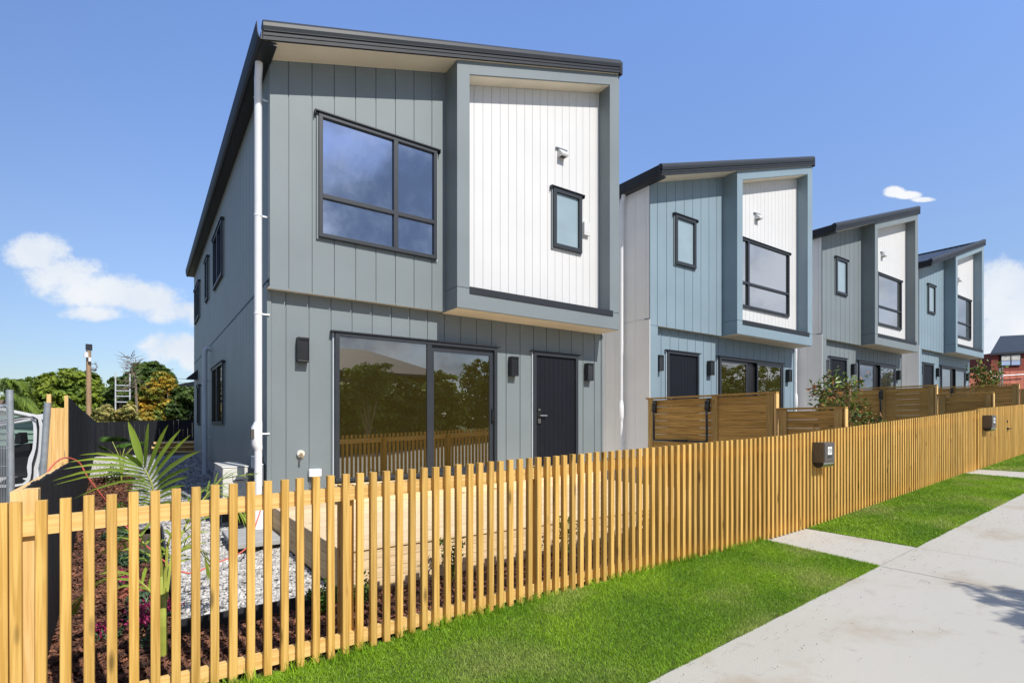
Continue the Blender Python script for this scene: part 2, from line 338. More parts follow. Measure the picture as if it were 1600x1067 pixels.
# ------------------------------------------------------------------ grass verge
def grassmat(name):
    m = leafmat(name, (.32, .51, .03), (.19, .36, .02), island=.4, trans=.35, vscale=1.3)
    t = m.node_tree; n = t.nodes; b = n['Principled BSDF']; src = b.inputs['Base Color'].links[0].from_socket
    tcn = n.new('ShaderNodeTexCoord'); ns = n.new('ShaderNodeTexNoise'); ns.inputs['Scale'].default_value = 1.1; ns.inputs['Detail'].default_value = 7; t.links.new(tcn.outputs['Object'], ns.inputs['Vector'])
    mr = n.new('ShaderNodeMapRange'); mr.inputs[1].default_value = .52; mr.inputs[2].default_value = .68; mr.inputs[4].default_value = .5; t.links.new(ns.outputs['Fac'], mr.inputs[0])
    mx = n.new('ShaderNodeMixRGB'); t.links.new(mr.outputs[0], mx.inputs[0]); t.links.new(src, mx.inputs[1]); mx.inputs[2].default_value = (.52, .50, .20, 1)
    t.links.new(mx.outputs[0], b.inputs['Base Color'])
    for nd in n:
        if nd.type == 'BSDF_TRANSLUCENT': t.links.new(mx.outputs[0], nd.inputs[0])
    return m
MT['grass'] = grassmat('lawn_grass'); MT['lawnbase'] = mat('lawn_soil', (.06, .10, .018), .95, var=.3, vscale=14, bump=.8, bscale=60)
def blades(P, h, wd, lean=.5):
    n = len(P); a = rng.uniform(0, 2*math.pi, n); h = h*rng.uniform(.5, 1.35, n); la = rng.uniform(0, 2*math.pi, n); ll = rng.uniform(.1, 1, n)*lean*h
    dx = np.cos(a)*wd/2; dy = np.sin(a)*wd/2; z0 = np.zeros(n)
    mid = P+np.stack([np.cos(la)*ll*.35, np.sin(la)*ll*.35, h*.6], 1)
    p0 = P+np.stack([dx, dy, z0], 1); p1 = P-np.stack([dx, dy, z0], 1); m0 = mid+np.stack([dx, dy, z0], 1)*.7; m1 = mid-np.stack([dx, dy, z0], 1)*.7
    tip = P+np.stack([np.cos(la)*ll, np.sin(la)*ll, h], 1)
    V = np.stack([p0, p1, m1, m0, tip], 1).reshape(-1, 3); i = np.arange(n)*5
    F = np.concatenate([np.stack([i, i+1, i+2], 1), np.stack([i, i+2, i+3], 1), np.stack([i+3, i+2, i+4], 1)]); return V, F
def verge_z(U, Vv):
    zp = np.interp(U, [-30, -10, 40, 60], [-2.9, -2.5, .5, 1]); zf = np.interp(U, *FB)
    return zp+(zf-zp)*np.clip((Vv-PE)/1.2, 0, 1)
def grass(name, u0, u1, n, wd):
    t = rng.uniform(0, 1, n); U = u0+(u1-u0)*t; Vv = rng.uniform(PE-.01, 3.66, n)
    Vv = np.maximum(Vv, PE+.014*np.sin(U*9)+.010*np.sin(U*23+2)+rng.normal(-.004, .012, n))
    P = np.stack([U, Vv, verge_z(U, Vv)-.004], 1)
    V1, F1 = blades(P, .027, wd, 1.1)
    k = int((u1-u0)*330); U = rng.uniform(u0, u1, k); Vv = 3.60+np.abs(rng.normal(0, .03, k))*-1+.03      # longer growth along the palings
    dens = np.sin(U*7)+np.sin(U*3.1+1)+np.sin(U*17); keep = (dens > -1.0) & (U < 6.3); U = U[keep]; Vv = Vv[keep]
    P = np.stack([U, Vv, verge_z(U, Vv)-.005], 1); V2, F2 = blades(P, .085, wd*1.3, .9)
    return tag(npmesh(name, np.concatenate([V1, V2]), np.concatenate([F1, F2+len(V1)]), 'grass'), kind='stuff')
PATHS = ((6.42, 7.43), (13.88, 14.87))
for (a, b, n, wd) in ((-.6, 6.42, 250000, .0046), (7.43, 13.88, 90000, .008), (14.87, 24, 36000, .015)):
    tag(sheet('lawn', a, b, PE, 3.9, 'lawnbase', .004, 30, 6), kind='structure')
    g = grass('mown_grass', a, b, n, wd)
    tag(g, {-.6: 'wide mown green grass verge in front of the near fence', 7.43: 'mown grass patch between the two concrete paths', 14.87: 'small far grass patch beyond the second concrete path'}[a], 'grass')
for (a, b) in PATHS:
    o = sheet('path', a, b, PE+.0015, 4.6, 'street', .003, 4, 6); tag(o, kind='structure')
# saw cuts between slabs
mb = MB()
def strip(u0, v0, u1, v1, wdt, dz=.004):
    d = Vector((u1-u0, v1-v0)).normalized(); nn = Vector((-d.y, d.x))*wdt/2; n = 12
    for i in range(n):
        a = i/n; c = (i+1)/n; A = Vector((u0+(u1-u0)*a, v0+(v1-v0)*a)); B = Vector((u0+(u1-u0)*c, v0+(v1-v0)*c))
        mb.add([(A.x-nn.x, A.y-nn.y, pz(A.x)+dz), (A.x+nn.x, A.y+nn.y, pz(A.x)+dz), (B.x+nn.x, B.y+nn.y, pz(B.x)+dz), (B.x-nn.x, B.y-nn.y, pz(B.x)+dz)], [(0, 1, 2, 3)])
strip(6.42, 2.38, 6.42, -8, .008); strip(7.43, 2.38, 7.43, -8, .004); strip(6.42, PE-.002, 7.43, PE-.002, .005); strip(1.2, 2.38, 1.2, -8, .006); strip(13.0, 2.38, 13.0, -8, .006)
MT['joint'] = mat('slab_joint', (.27, .26, .25), .9, var=.2, vscale=10)
tag(mb.build('pavement_joint', 'joint'), kind='structure')
# crumbs of soil and clippings on the slabs
n = 700; U = rng.uniform(2, 12, n); Vv = PE-np.abs(rng.normal(0, .5, n)); k = rng.uniform(0, 1, n) < .3; U[k] = rng.uniform(6.45, 7.4, k.sum()); Vv[k] = rng.uniform(2.2, 3.6, k.sum())
P = np.stack([U, Vv, [gz(a, c)+.018 for a, c in zip(U, Vv)]], 1); V, F = leaves(P, .007, .6, tilt=.6)
tag(npmesh('crumbs', V, F, 'bark'), 'dark crumbs of soil and bark scattered over the pale concrete', 'litter', kind='stuff')

# ------------------------------------------------------------------ picket fence
PW, PD, PITCH = .0458, .044, .0985
def pickets_for(root, u_list, top, bottom, first=None, stuff_after=100):
    proto = first
    if proto is None:
        m = MB().box(-PW/2, PW/2, -PD/2, PD/2, 0, 1); proto_me = None
        me = bpy.data.meshes.new('picket'); me.from_pydata(m.v, [], m.f); me.update()
        bm = bmesh.new(); bm.from_mesh(me); bmesh.ops.recalc_face_normals(bm, faces=bm.faces)
        bmesh.ops.bevel(bm, geom=[e for e in bm.edges if abs(e.verts[0].co.z-e.verts[1].co.z) > .5], offset=.003, segments=1, affect='EDGES'); bm.to_mesh(me); bm.free()
        me.materials.append(MT['fence']); proto = bpy.data.objects.new('picket', me)
    org = ORG[root.name]; st = MB()
    for i, u in enumerate(u_list):
        zt = top(u)+random.uniform(-.003, .003); zb = bottom(u)+.012
        if i < stuff_after:
            o = proto if (i == 0 and first is None) else proto.copy(); COL.objects.link(o); o.parent = root
            o.location = (u-org.x, 3.652-org.y+random.uniform(-.001, .001), zb-org.z); o.scale = (1, 1, zt-zb)
            o.rotation_euler = (random.uniform(-.002, .002), random.uniform(-.003, .003), random.uniform(-.02, .02))
        else: st.box(u-PW/2, u+PW/2, 3.652-PD/2, 3.652+PD/2, zb, zt)
    if st.v: tag(st.build('picket_row', 'fence', root), kind='stuff')
    return proto
def ftop(u): return float(np.interp(u, *FT))
fr = thing('picket_fence', 'long golden pine picket fence running along the front lawn past the near grey house', 'fence', (6.4, 3.67, fz(6.4)))
ul = [-.43+PITCH*i for i in range(-1, 153)]; ul = [u for u in ul if u < 14.72]
ul[0] = -.523; ul.insert(0, -.575)
proto_p = pickets_for(fr, ul, ftop, fz)
def rail(root, us, off, h, name, y0=3.672, y1=3.714):
    m = MB()
    for a, b in zip(us[:-1], us[1:]):
        za, zb = off(a), off(b); m.hexa([(a, y0, za), (b, y0, zb), (b, y1, zb), (a, y1, za), (a, y0, za+h), (b, y0, zb+h), (b, y1, zb+h), (a, y1, za+h)])
    return m.build(name, 'rail', root)
posts = [-.49+1.672*i for i in range(10)]
ru = [-.62]+posts[1:]+[14.73]
rail(fr, ru, lambda u: ftop(u)-.185, .095, 'rail'); rail(fr, ru, lambda u: fz(u)+.045, .09, 'rail')
for u in posts[1:]: MB().box(u-.045, u+.045, 3.716, 3.806, fz(u)-.1, ftop(u)-.085).build('post', 'fence', fr)
# nail heads on the near pickets
mb = MB()
for u in ul[:45]:
    for dz in (-.115, -.155): z = ftop(u)+dz; mb.tube([(u-.004, 3.6335, z), (u-.004, 3.6325, z)], .0035, 6)
    for dz in (.07, .11): z = fz(u)+dz; mb.tube([(u-.004, 3.6335, z), (u-.004, 3.6325, z)], .0035, 6)
tag(mb.build('nails', 'galv', fr), kind='stuff')
# far fence section and its gate, set a little higher
def top2(u): return .318+.0445*(u-14.8)
g2 = thing('picket_gate', 'flush picket gate with dark lever handle beyond the far letterbox', 'gate', (16.55, 3.67, fz(16.5)))
pickets_for(g2, [16.02+PITCH*i for i in range(11)], top2, fz, proto_p)
rail(g2, [15.98, 17.04], lambda u: top2(u)-.185, .095, 'rail'); rail(g2, [15.98, 17.04], lambda u: fz(u)+.06, .09, 'rail')
hm = MB().tube([(16.86, 3.633, -.13+.0), (16.86, 3.60, -.13)], .028, 10).tube([(16.86, 3.605, -.13), (16.86, 3.58, -.13), (17.0, 3.578, -.13)], .011, 8)
hm.tube([(16.86, 3.633, .04), (16.86, 3.615, .04)], .03, 10)
hm.build('handle', 'flash', g2, smooth=True)
f2 = thing('picket_fence', 'short pine picket fence section behind the far letterbox, between long fence and gate', 'fence', (15.4, 3.67, fz(15.4)))
pickets_for(f2, [14.742+PITCH*i for i in range(13)], top2, fz, proto_p)
rail(f2, [14.75, 15.97], lambda u: top2(u)-.185, .095, 'rail'); rail(f2, [14.75, 15.97], lambda u: fz(u)+.06, .09, 'rail')
for u in (14.82, 15.93): MB().box(u-.045, u+.045, 3.716, 3.806, fz(u)-.1, top2(u)-.08).build('post', 'fence', f2)
f3 = thing('picket_fence', 'farthest pine picket fence section beyond the gate at the right edge', 'fence', (19.5, 3.67, fz(19.5)))
pickets_for(f3, [17.10+PITCH*i for i in range(52)], top2, fz, proto_p)
rail(f3, [17.06, 22.2], lambda u: top2(u)-.185, .095, 'rail'); rail(f3, [17.06, 22.2], lambda u: fz(u)+.06, .09, 'rail')
for u in (17.10, 18.8, 20.5, 22.15): MB().box(u-.045, u+.045, 3.716, 3.806, fz(u)-.1, top2(u)-.08).build('post', 'fence', f3)

# ------------------------------------------------------------------ letterboxes
def textmesh(txt, size, m, parent, loc, rot, name, depth=.0008):
    c = bpy.data.curves.new(name, 'FONT'); c.body = txt; c.size = size; c.extrude = depth; c.align_x = 'CENTER'; c.align_y = 'CENTER'; c.offset = size*.018
    tmp = bpy.data.objects.new('tmp', c); COL.objects.link(tmp); dg = bpy.context.evaluated_depsgraph_get(); dg.update()
    me = bpy.data.meshes.new_from_object(tmp.evaluated_get(dg)); bpy.data.objects.remove(tmp)
    me.materials.clear(); me.materials.append(MT[m]); o = bpy.data.objects.new(name, me); COL.objects.link(o)
    o.parent = parent; o.location = Vector(loc)-ORG[parent.name]; o.rotation_euler = rot; return o
def letterbox(u0, zt, label):
    w_, d, h = .30, .155, .275; y1 = 3.631; y0 = y1-d
    t = thing('letterbox', label, 'letterbox', (u0+w_/2, y1, zt-h-.09), 'dark metal letterboxes on the picket fence')
    body = MB().box(u0, u0+w_, y0, y1, zt-h, zt).build('box', 'boxbrown', t, bevel=.004)
    MB().box(u0+.012, u0+w_-.012, y0-.006, y0-.0005, zt-h+.02, zt-.015).build('front_door', 'boxbrown', t, bevel=.002)
    pl = MB().box(u0+.09, u0+.205, y0-.009, y0-.0065, zt-.165, zt-.06).build('number_plate', 'numplate', t)
    textmesh('121', .070, 'black', pl, (u0+.1475, y0-.0102, zt-.113), (R(90), 0, 0), 'number')
    MB().box(u0+.09, u0+.20, y0-.009, y0-.0065, zt-.208, zt-.186).build('name_strip', 'black', t)
    MB().tube([(u0+.148, y0-.006, zt-.028), (u0+.148, y0-.014, zt-.028)], .010, 12).build('lock', 'steel', t)
    cy = y0+d*.5; rr = d*.46
    arc = [(cy+rr*math.cos(a), zt-h-.002+rr*math.sin(a)) for a in np.linspace(math.pi, 2*math.pi, 13)]
    inn = [(cy+(rr-.006)*math.cos(a), zt-h-.002+(rr-.006)*math.sin(a)) for a in np.linspace(2*math.pi, math.pi, 13)]
    MB().prism(arc+inn, 'x', u0+.005, u0+w_-.005).build('paper_tray', 'steel', t, smooth=False)
    MB().prism(arc, 'x', u0+.001, u0+.0045).build('tray_end', 'black', t); MB().prism(arc, 'x', u0+w_-.0045, u0+w_-.001).build('tray_end', 'black', t)
letterbox(7.56, -.262, 'dark metal letterbox with white number plate hung on pickets beside the near concrete path')
letterbox(15.02, .172, 'far dark letterbox hung on pickets beside the gate with the lever handle')

# ------------------------------------------------------------------ houses
SL = .311; ZE, UE = 4.741, 1.229            # roof underside at the low eave
def zu(u): return ZE+SL*(u-UE)
def boards(mb, face, a0, a1, zb, zt, plane, phase, pitch, gap=.013, th=.014):
    """vertical boards on a wall: face 'v' looks to the street, face 'u' looks left. zt is a function"""
    k = math.floor((a0-phase)/pitch); x = phase+k*pitch
    while x < a1-1e-4:
        p, q = max(a0, x+gap/2), min(a1, x+pitch-gap/2)
        if q-p > .004:
            if face == 'v': mb.hexa([(p, plane-th, zb), (q, plane-th, zb), (q, plane, zb), (p, plane, zb), (p, plane-th, zt(p)), (q, plane-th, zt(q)), (q, plane, zt(q)), (p, plane, zt(p))])
            else: mb.hexa([(plane-th, p, zb), (plane-th, q, zb), (plane, q, zb), (plane, p, zb), (plane-th, p, zt(p)), (plane-th, q, zt(q)), (plane, q, zt(q)), (plane, p, zt(p))])
        x += pitch
def window(root, name, face, a0, a1, z0, z1, plane, bars=(), trans=(), panes='gwin', fw_=.055, dz=0, du=0, skip=(), head=True, darkbars=()):
    """proud joinery on a wall; a runs along the wall"""
    def B(mb, p0, p1, d0, d1, q0, q1):
        if face == 'v': mb.box(p0, p1, plane-d1, plane-d0, q0, q1)
        else: mb.box(plane-d1, plane-d0, p0, p1, q0, q1)
    f = MB(); B(f, a0, a1, .0005, .055, z1-fw_, z1); B(f, a0, a1, .0005, .058, z0, z0+fw_)
    B(f, a0, a0+fw_, .0005, .0565, z0+fw_, z1-fw_); B(f, a1-fw_, a1, .0005, .0565, z0+fw_, z1-fw_)
    for b in bars: B(f, b-.035, b+.035, .0005, .0575, z0+fw_, z1-fw_)
    xs = [a0+fw_]+[c for b in bars for c in (b-.035, b+.035)]+[a1-fw_]
    zs_all = []
    for i in range(0, len(xs), 2):
        t_here = [t for t in trans]
        for t in t_here: B(f, xs[i], xs[i+1], .0005, .0545, t-.03, t+.03)
    fo = f.build(name, 'frame', root, bevel=.003)
    for i in range(0, len(xs), 2):
        zz = [z0+fw_]+[c for t in sorted(trans) for c in (t-.03, t+.03)]+[z1-fw_]
        for j in range(0, len(zz), 2):
            p = MB(); B(p, xs[i]+.001, xs[i+1]-.001, .003, .016, zz[j]+.001, zz[j+1]-.001); p.build('pane', panes, fo)
    if head:
        h = MB(); B(h, a0-.055, a1+.055, .0005, .075, z1+.001, z1+.018); B(h, a0-.055, a0-.045, .0005, .07, z1-.04, z1); B(h, a1+.045, a1+.055, .0005, .07, z1-.04, z1); h.build('head_flashing', 'flash', fo)
        s = MB(); B(s, a0-.024, a0-.002, .0005, .03, z0-.03, z1-.001); s.build('reveal_strip', 'grey', fo)
        s = MB(); B(s, a1+.002, a1+.016, .0005, .03, z0-.03, z1-.001); s.build('reveal_strip', 'gpipe', fo)
    return fo
def lamp(root, uc, zc, V):
    l = MB().box(uc-.075, uc+.075, V-.03, V-.0005, zc-.17, zc+.17).build('wall_lamp', 'black', root, bevel=.004)
    MB().box(uc-.075, uc+.075, V-.12, V-.0305, zc+.135, zc+.17).box(uc-.075, uc-.062, V-.115, V-.0305, zc-.15, zc+.134).box(uc+.062, uc+.075, V-.115, V-.0305, zc-.15, zc+.134).box(uc-.075, uc+.075, V-.118, V-.0305, zc-.17, zc-.151).build('lamp_cage', 'black', l, bevel=.003)
    MB().box(uc-.0615, uc+.0615, V-.105, V-.035, zc-.1505, zc+.1345).build('lamp_glass', 'lampglass', l)
def house(k, label, clad, side, layout, base):
    dz = (0, .31, .715, 1.02)[k]; du = (0, 7.47, 14.99, 22.43)[k]
    X = lambda u: u+du
    Vl, Vu, Vb, Vw, Vr, BK = 7.74, 7.58, 7.2, 7.50, 7.14, 20.05
    root = thing('townhouse', label, 'house', (X(4.5), 9, base), 'townhouses in a row')
    UL, UR = 1.384, 7.60
    zr = lambda u: zu(u-du)+dz
    # bodies
    sd = 1.9+dz
    body = MB()
    body.prism([(X(UL)+.012, -.9 if k == 0 else base+.3), (X(UR), -.9 if k == 0 else base+.3), (X(UR), sd), (X(UL)+.012, sd)], 'y', Vl, BK)
    body.prism([(X(UL)+.012, sd), (X(UR), sd), (X(UR), zr(X(UR))-.001), (X(UL)+.012, zr(X(UL))-.001)], 'y', Vu+.012, BK)
    body.box(X(UL)+.013, X(3.99), Vu+.0125, Vl-.015, 1.812+dz, 1.899+dz)
    body.box(X(UL)+.012, X(UR), Vl+.001, 7.95, base-.1, -.9 if k == 0 else base+.3)
    body.build('wall_core', clad, root)
    MB().box(X(UL)+.03, X(UR)-.03, 7.96, BK-.02, base-.2, -.9 if k == 0 else base+.3).build('foundation', 'fnd', root)
    # front lower cladding
    lw = MB(); boards(lw, 'v', X(UL)+.045, X(UR)-.045, base+.02 if k else -1.13, lambda u: 1.795+dz, Vl, X(1.612), .3035); lw.box(X(UL)-.012, X(UL)+.04, Vl-.03, Vl-.0005, base+.02, 1.77+dz); lw.box(X(UR)-.04, X(UR)+.012, Vl-.03, Vl-.0005, base+.02, 1.77+dz)
    lw.build('lower_wall', clad, root)
    uw = MB(); boards(uw, 'v', X(UL), X(3.985), 1.778+dz, zr, Vu+.012, X(1.616), .3035)
    uw.build('upper_wall', clad, root)
    MB().box(X(UL)-.01, X(UR), Vu+.014, Vl-.0005, 1.797+dz, 1.8075+dz).build('lower_soffit', 'soffit', root)
    # side cladding and storey flashing
    sw = MB(); boards(sw, 'u', Vl-.14, BK, sd+.03, lambda v: zr(X(UL))-.002, X(UL)+.012, .1, .3035, .010 if k == 0 else .006)
    boards(sw, 'u', Vl, BK, -.9+.02 if k == 0 else base+.3, lambda v: sd-.005, X(UL)+.012, .1, .3035, .010 if k == 0 else .006); sw.build('side_wall', side, root)
    MB().box(X(UL)-.006, X(UL)+.0115, Vl+.002, BK, sd-.002, sd+.022).build('storey_flashing', 'flash' if k == 0 else side, root)
    # roof: sheet with ribs, soffit, barge, gutter
    r0, r1 = X(1.213), X(7.50); zt = lambda u: zu(u-du)+dz+.135
    rf = MB().hexa([(r0, Vr+.035, zr(r0)+.02), (r1, Vr+.035, zr(r1)+.02), (r1, BK+.1, zr(r1)+.02), (r0, BK+.1, zr(r0)+.02), (r0, Vr+.035, zt(r0)), (r1, Vr+.035, zt(r1)), (r1, BK+.1, zt(r1)), (r0, BK+.1, zt(r0))])
    v = Vr+.25
    while v < BK: 
        rf.hexa([(r0-.02, v, zt(r0)), (r1, v, zt(r1)), (r1, v+.03, zt(r1)), (r0-.02, v+.03, zt(r0)), (r0-.02, v, zt(r0)+.03), (r1, v, zt(r1)+.03), (r1, v+.03, zt(r1)+.03), (r0-.02, v+.03, zt(r0)+.03)]); v += .2
    roof = rf.build('roof', 'sheet', root)
    bg_ = MB()
    for (z0, z1, y0) in ((0, .052, Vr), (.052, .062, Vr-.008), (.062, .105, Vr), (.105, .113, Vr-.014)):
        a, b = X(UE), X(7.49); bg_.hexa([(a, y0, zr(a)+z0), (b, y0, zr(b)+z0), (b, Vr+.034, zr(b)+z0), (a, Vr+.034, zr(a)+z0), (a, y0, zr(a)+z1), (b, y0, zr(b)+z1), (b, Vr+.034, zr(b)+z1), (a, Vr+.034, zr(a)+z1)])
    bg_.build('barge_board', 'flash', roof)
    a, b = X(UE)-.005, X(7.50); c = MB(); rr = .055
    prof = [(Vr-.012, .115), (Vr-.024, .16), (Vr-.02, .205), (Vr+.005, .245), (Vr+.05, .258), (Vr+.12, .225), (Vr+.12, .136), (Vr+.02, .136)]
    c.add([(a, y, zr(a)+z) for y, z in prof]+[(b, y, zr(b)+z) for y, z in prof], [tuple(range(8)), tuple(range(15, 7, -1))]+[(i, (i+1) % 8, 8+(i+1) % 8, 8+i) for i in range(8)])
    c.build('barge_cap', 'roof', roof)
    # high side edge of the roof
    MB().box(X(7.502), X(7.56), Vr, BK+.1, zr(X(7.5))-.02, zt(X(7.5))+.085).build('ridge_flashing', 'flash', roof)
    s = MB(); a, b = X(UE)+.02, X(7.49)
    s.hexa([(a, Vr+.036, zr(a)), (b, Vr+.036, zr(b)), (b, Vu-.002, zr(b)), (a, Vu-.002, zr(a)), (a, Vr+.036, zr(a)+.018), (b, Vr+.036, zr(b)+.018), (b, Vu-.002, zr(b)+.018), (a, Vu-.002, zr(a)+.018)])
    s.build('soffit', 'soffit', roof)
    gp = [(X(a_), ZE+dz+b_) for a_, b_ in ((1.227, 0), (1.20, -.006), (1.175, .02), (1.16, .07), (1.150, .195), (1.156, .20), (1.167, .075), (1.18, .03), (1.2, .006), (1.221, .010), (1.221, .132), (1.227, .132))]
    MB().prism(gp, 'y', Vr+.0, BK+.1).build('gutter', 'flash', roof)
    MB().box(X(1.2285), X(UL)+.01, Vr+.037, BK+.05, ZE+dz-.002, ZE+dz+.03).build('eave_lining', 'black', roof)
    # projecting box
    bl, br, fl, frr = X(3.985), X(7.53), X(4.208), X(7.278)
    bx = MB()
    for (p, q) in ((bl, fl), (frr, br)): bx.hexa([(p, Vb, 2.113+dz), (q, Vb, 2.113+dz), (q, Vl-.001, 2.113+dz), (p, Vl-.001, 2.113+dz), (p, Vb, zr(p)-.002), (q, Vb, zr(q)-.002), (q, Vl-.001, zr(q)-.002), (p, Vl-.001, zr(p)-.002)])
    bx.hexa([(fl, Vb, zr(fl)-.21), (frr, Vb, zr(frr)-.21), (frr, Vw-.013, zr(frr)-.21), (fl, Vw-.013, zr(fl)-.21), (fl, Vb, zr(fl)-.002), (frr, Vb, zr(frr)-.002), (frr, Vw-.013, zr(frr)-.002), (fl, Vw-.013, zr(fl)-.002)])
    bx.box(bl, br, Vb, Vl-.001, 1.79+dz, 2.106+dz)
    bo = bx.build('box_surround', clad, root, bevel=.002)
    MB().box(bl+.012, br-.012, Vb+.025, Vl-.0015, 1.778+dz, 1.7895+dz).build('box_soffit', 'soffit', bo)
    MB().hexa([(fl+.001, Vb+.02, zr(fl)-.224), (frr-.001, Vb+.02, zr(frr)-.224), (frr-.001, Vw-.0135, zr(frr)-.224), (fl+.001, Vw-.0135, zr(fl)-.224), (fl+.001, Vb+.02, zr(fl)-.211), (frr-.001, Vb+.02, zr(frr)-.211), (frr-.001, Vw-.0135, zr(frr)-.211), (fl+.001, Vw-.0135, zr(fl)-.211)]).build('box_head_lining', 'soffit', bo)
    MB().box(fl-.002, X(7.35), Vb-.014, Vb-.0005, 2.03+dz, 2.135+dz).box(fl+.001, frr-.001, Vb-.0005, Vw-.013, 2.1065+dz, 2.135+dz).build('sill_flashing', 'flash', bo)
    MB().box(bl-.001, fl-.004, Vb-.0015, Vb+.01, 2.1062+dz, 2.1128+dz).box(X(7.352), br+.001, Vb-.0015, Vb+.01, 2.1062+dz, 2.1128+dz).build('joint_line', 'black', bo)
    wp = MB(); wp.hexa([(fl, Vw, 2.1+dz), (frr, Vw, 2.1+dz), (frr, Vu+.2, 2.1+dz), (fl, Vu+.2, 2.1+dz), (fl, Vw, zr(fl)-.2), (frr, Vw, zr(frr)-.2), (frr, Vu+.2, zr(frr)-.2), (fl, Vu+.2, zr(fl)-.2)])
    boards(wp, 'v', fl+.001, frr-.001, 2.136+dz, lambda u: zr(u)-.225, Vw, X(4.46), .1712, .007, .010)
    wo_ = wp.build('white_panel', 'white', root)
    PV = Vw-.010
    # vent cowl with its flashing
    def vent(uc, zc):
        v_ = MB().prism([(PV-.0005, zc+.075), (PV-.03, zc+.075), (PV-.135, zc-.04), (PV-.12, zc-.07), (PV-.0005, zc-.07)], 'x', X(uc)-.075, X(uc)+.075).build('vent_cowl', 'white', wo_)
        MB().box(X(uc)-.13, X(uc)+.13, PV-.045, PV-.0005, zc+.08, zc+.095).build('vent_flashing', 'galv', wo_)
        MB().box(X(uc)-.05, X(uc)+.05, PV-.10, PV-.02, zc-.074, zc-.0705).build('vent_grille', 'black', wo_)
    if layout == 'near':
        vent(6.31, 4.93)
        window(root, 'window', 'v', 6.10, 6.79, 3.19, 4.27, PV, panes='frost', fw_=.075)
        MB().box(6.84, 6.985, PV-.06, PV-.0005, 3.555, 3.80).box(6.85, 6.975, PV-.063, PV-.0605, 3.60, 3.606).build('meter_box', 'white', wo_, bevel=.008)
        window(root, 'window', 'v', 2.0, 3.81, 2.575, 4.29, Vu, bars=(3.125,), trans=(3.15,), panes='gwin')
        s0, s1, d0, d1 = 2.26, 5.02, 5.83, 6.905; lamps = ((1.82, 1.01), (5.375, 1.0), (7.18, 1.0))
    else:
        vent(5.28, 4.89+dz)
        window(root, 'window', 'v', X(4.30), X(6.80), 2.545+dz, 4.235+dz, PV, bars=(X(4.86),), trans=(2.545+.60+dz,), panes='gslide2')
        window(root, 'window', 'v', X(2.17), X(2.90), 3.20+dz, 4.30+dz, Vu, panes='frost', fw_=.075)
        s0, s1, d0, d1 = 3.97, 6.88, 2.08, 3.21; lamps = ((1.80, 1.0), (3.64, 1.0), (7.2, 1.0))
    zf = -.79+dz; zh = 1.30+dz; VL = Vl-.012
    # front door
    df = MB().box(X(d0), X(d0)+.06, VL-.055, VL-.0005, zf, zh).box(X(d1)-.06, X(d1), VL-.055, VL-.0005, zf, zh).box(X(d0)+.06, X(d1)-.06, VL-.0555, VL-.0005, zh-.06, zh)
    fd = df.build('front_door', 'frame', root)
    dl = MB(); p = X(d0)+.062; wdt = (d1-d0-.124)/9
    for i in range(9): dl.box(p+i*wdt+.002, p+(i+1)*wdt-.002, VL-.022, VL-.012, zf+.01, zh-.065)
    dl.box(p, p+9*wdt, VL-.0125, VL-.001, zf+.01, zh-.065); dl.build('door_leaf', 'door', fd)
    MB().box(X(d0)-.05, X(d1)+.05, VL-.075, VL-.0005, zh+.001, zh+.02).build('head_flashing', 'flash', fd)
    MB().box(X(d0)-.022, X(d0)-.002, VL-.03, VL-.0005, zf, zh).build('reveal_strip', 'gpipe', fd)
    hz = .12+dz; hu = X(d0)+.13
    MB().box(hu-.035, hu+.035, VL-.036, VL-.0225, hz-.13, hz+.15).build('lock_plate', 'black', fd)
    MB().tube([(hu, VL-.037, hz+.02), (hu, VL-.075, hz+.02), (hu+.16, VL-.075, hz+.02)], .011, 8).box(hu-.02, hu+.03, VL-.045, VL-.0365, hz+.11, hz+.14).box(hu-.03, hu+.03, VL-.05, VL-.0365, hz-.12, hz-.04).build('handle', 'steel', fd)
    # sliding door
    sf = MB().box(X(s0), X(s1), VL-.085, VL-.0005, zh-.055, zh).box(X(s0), X(s0)+.06, VL-.085, VL-.0005, zf, zh-.055).box(X(s1)-.06, X(s1), VL-.085, VL-.0005, zf, zh-.055).box(X(s0), X(s1), VL-.10, VL-.0005, zf-.05, zf)
    sdr = sf.build('sliding_door', 'frame', root, bevel=.003)
    MB().box(X(s0)-.055, X(s1)+.055, VL-.105, VL-.0005, zh+.001, zh+.02).build('head_flashing', 'flash', sdr)
    MB().box(X(s0)-.024, X(s0)-.002, VL-.03, VL-.0005, zf, zh).build('reveal_strip', 'gpipe', sdr); MB().box(X(s1)+.002, X(s1)+.018, VL-.03, VL-.0005, zf, zh).build('reveal_strip', 'gpipe', sdr)
    mu = X(3.735 if layout == 'near' else (s0+s1)/2)
    gm = 'gslide' if k < 2 else 'gslide2'
    if layout == 'near':
        MB().box(mu-.04, mu+.04, VL-.08, VL-.001, zf, zh-.056).build('mullion', 'frame', sdr)
        MB().box(X(s0)+.061, mu-.041, VL-.06, VL-.05, zf+.001, zh-.056).build('pane', gm, sdr)
        q0, q1 = mu+.041, X(s1)-.062
        MB().box(q0, q0+.055, VL-.045, VL-.005, zf, zh-.056).box(q1-.075, q1, VL-.045, VL-.005, zf, zh-.056).box(q0+.055, q1-.075, VL-.045, VL-.005, zh-.15, zh-.056).box(q0+.055, q1-.075, VL-.045, VL-.005, zf, zf+.07).build('sliding_leaf', 'frame', sdr)
        MB().box(q0+.056, q1-.076, VL-.03, VL-.02, zf+.071, zh-.151).build('pane', gm, sdr)
        MB().tube([(q1-.03, VL-.046, .0), (q1-.03, VL-.085, .03), (q1-.03, VL-.09, .12), (q1-.03, VL-.085, .21), (q1-.03, VL-.046, .24)], .012, 8).build('handle', 'black', sdr)
    else:
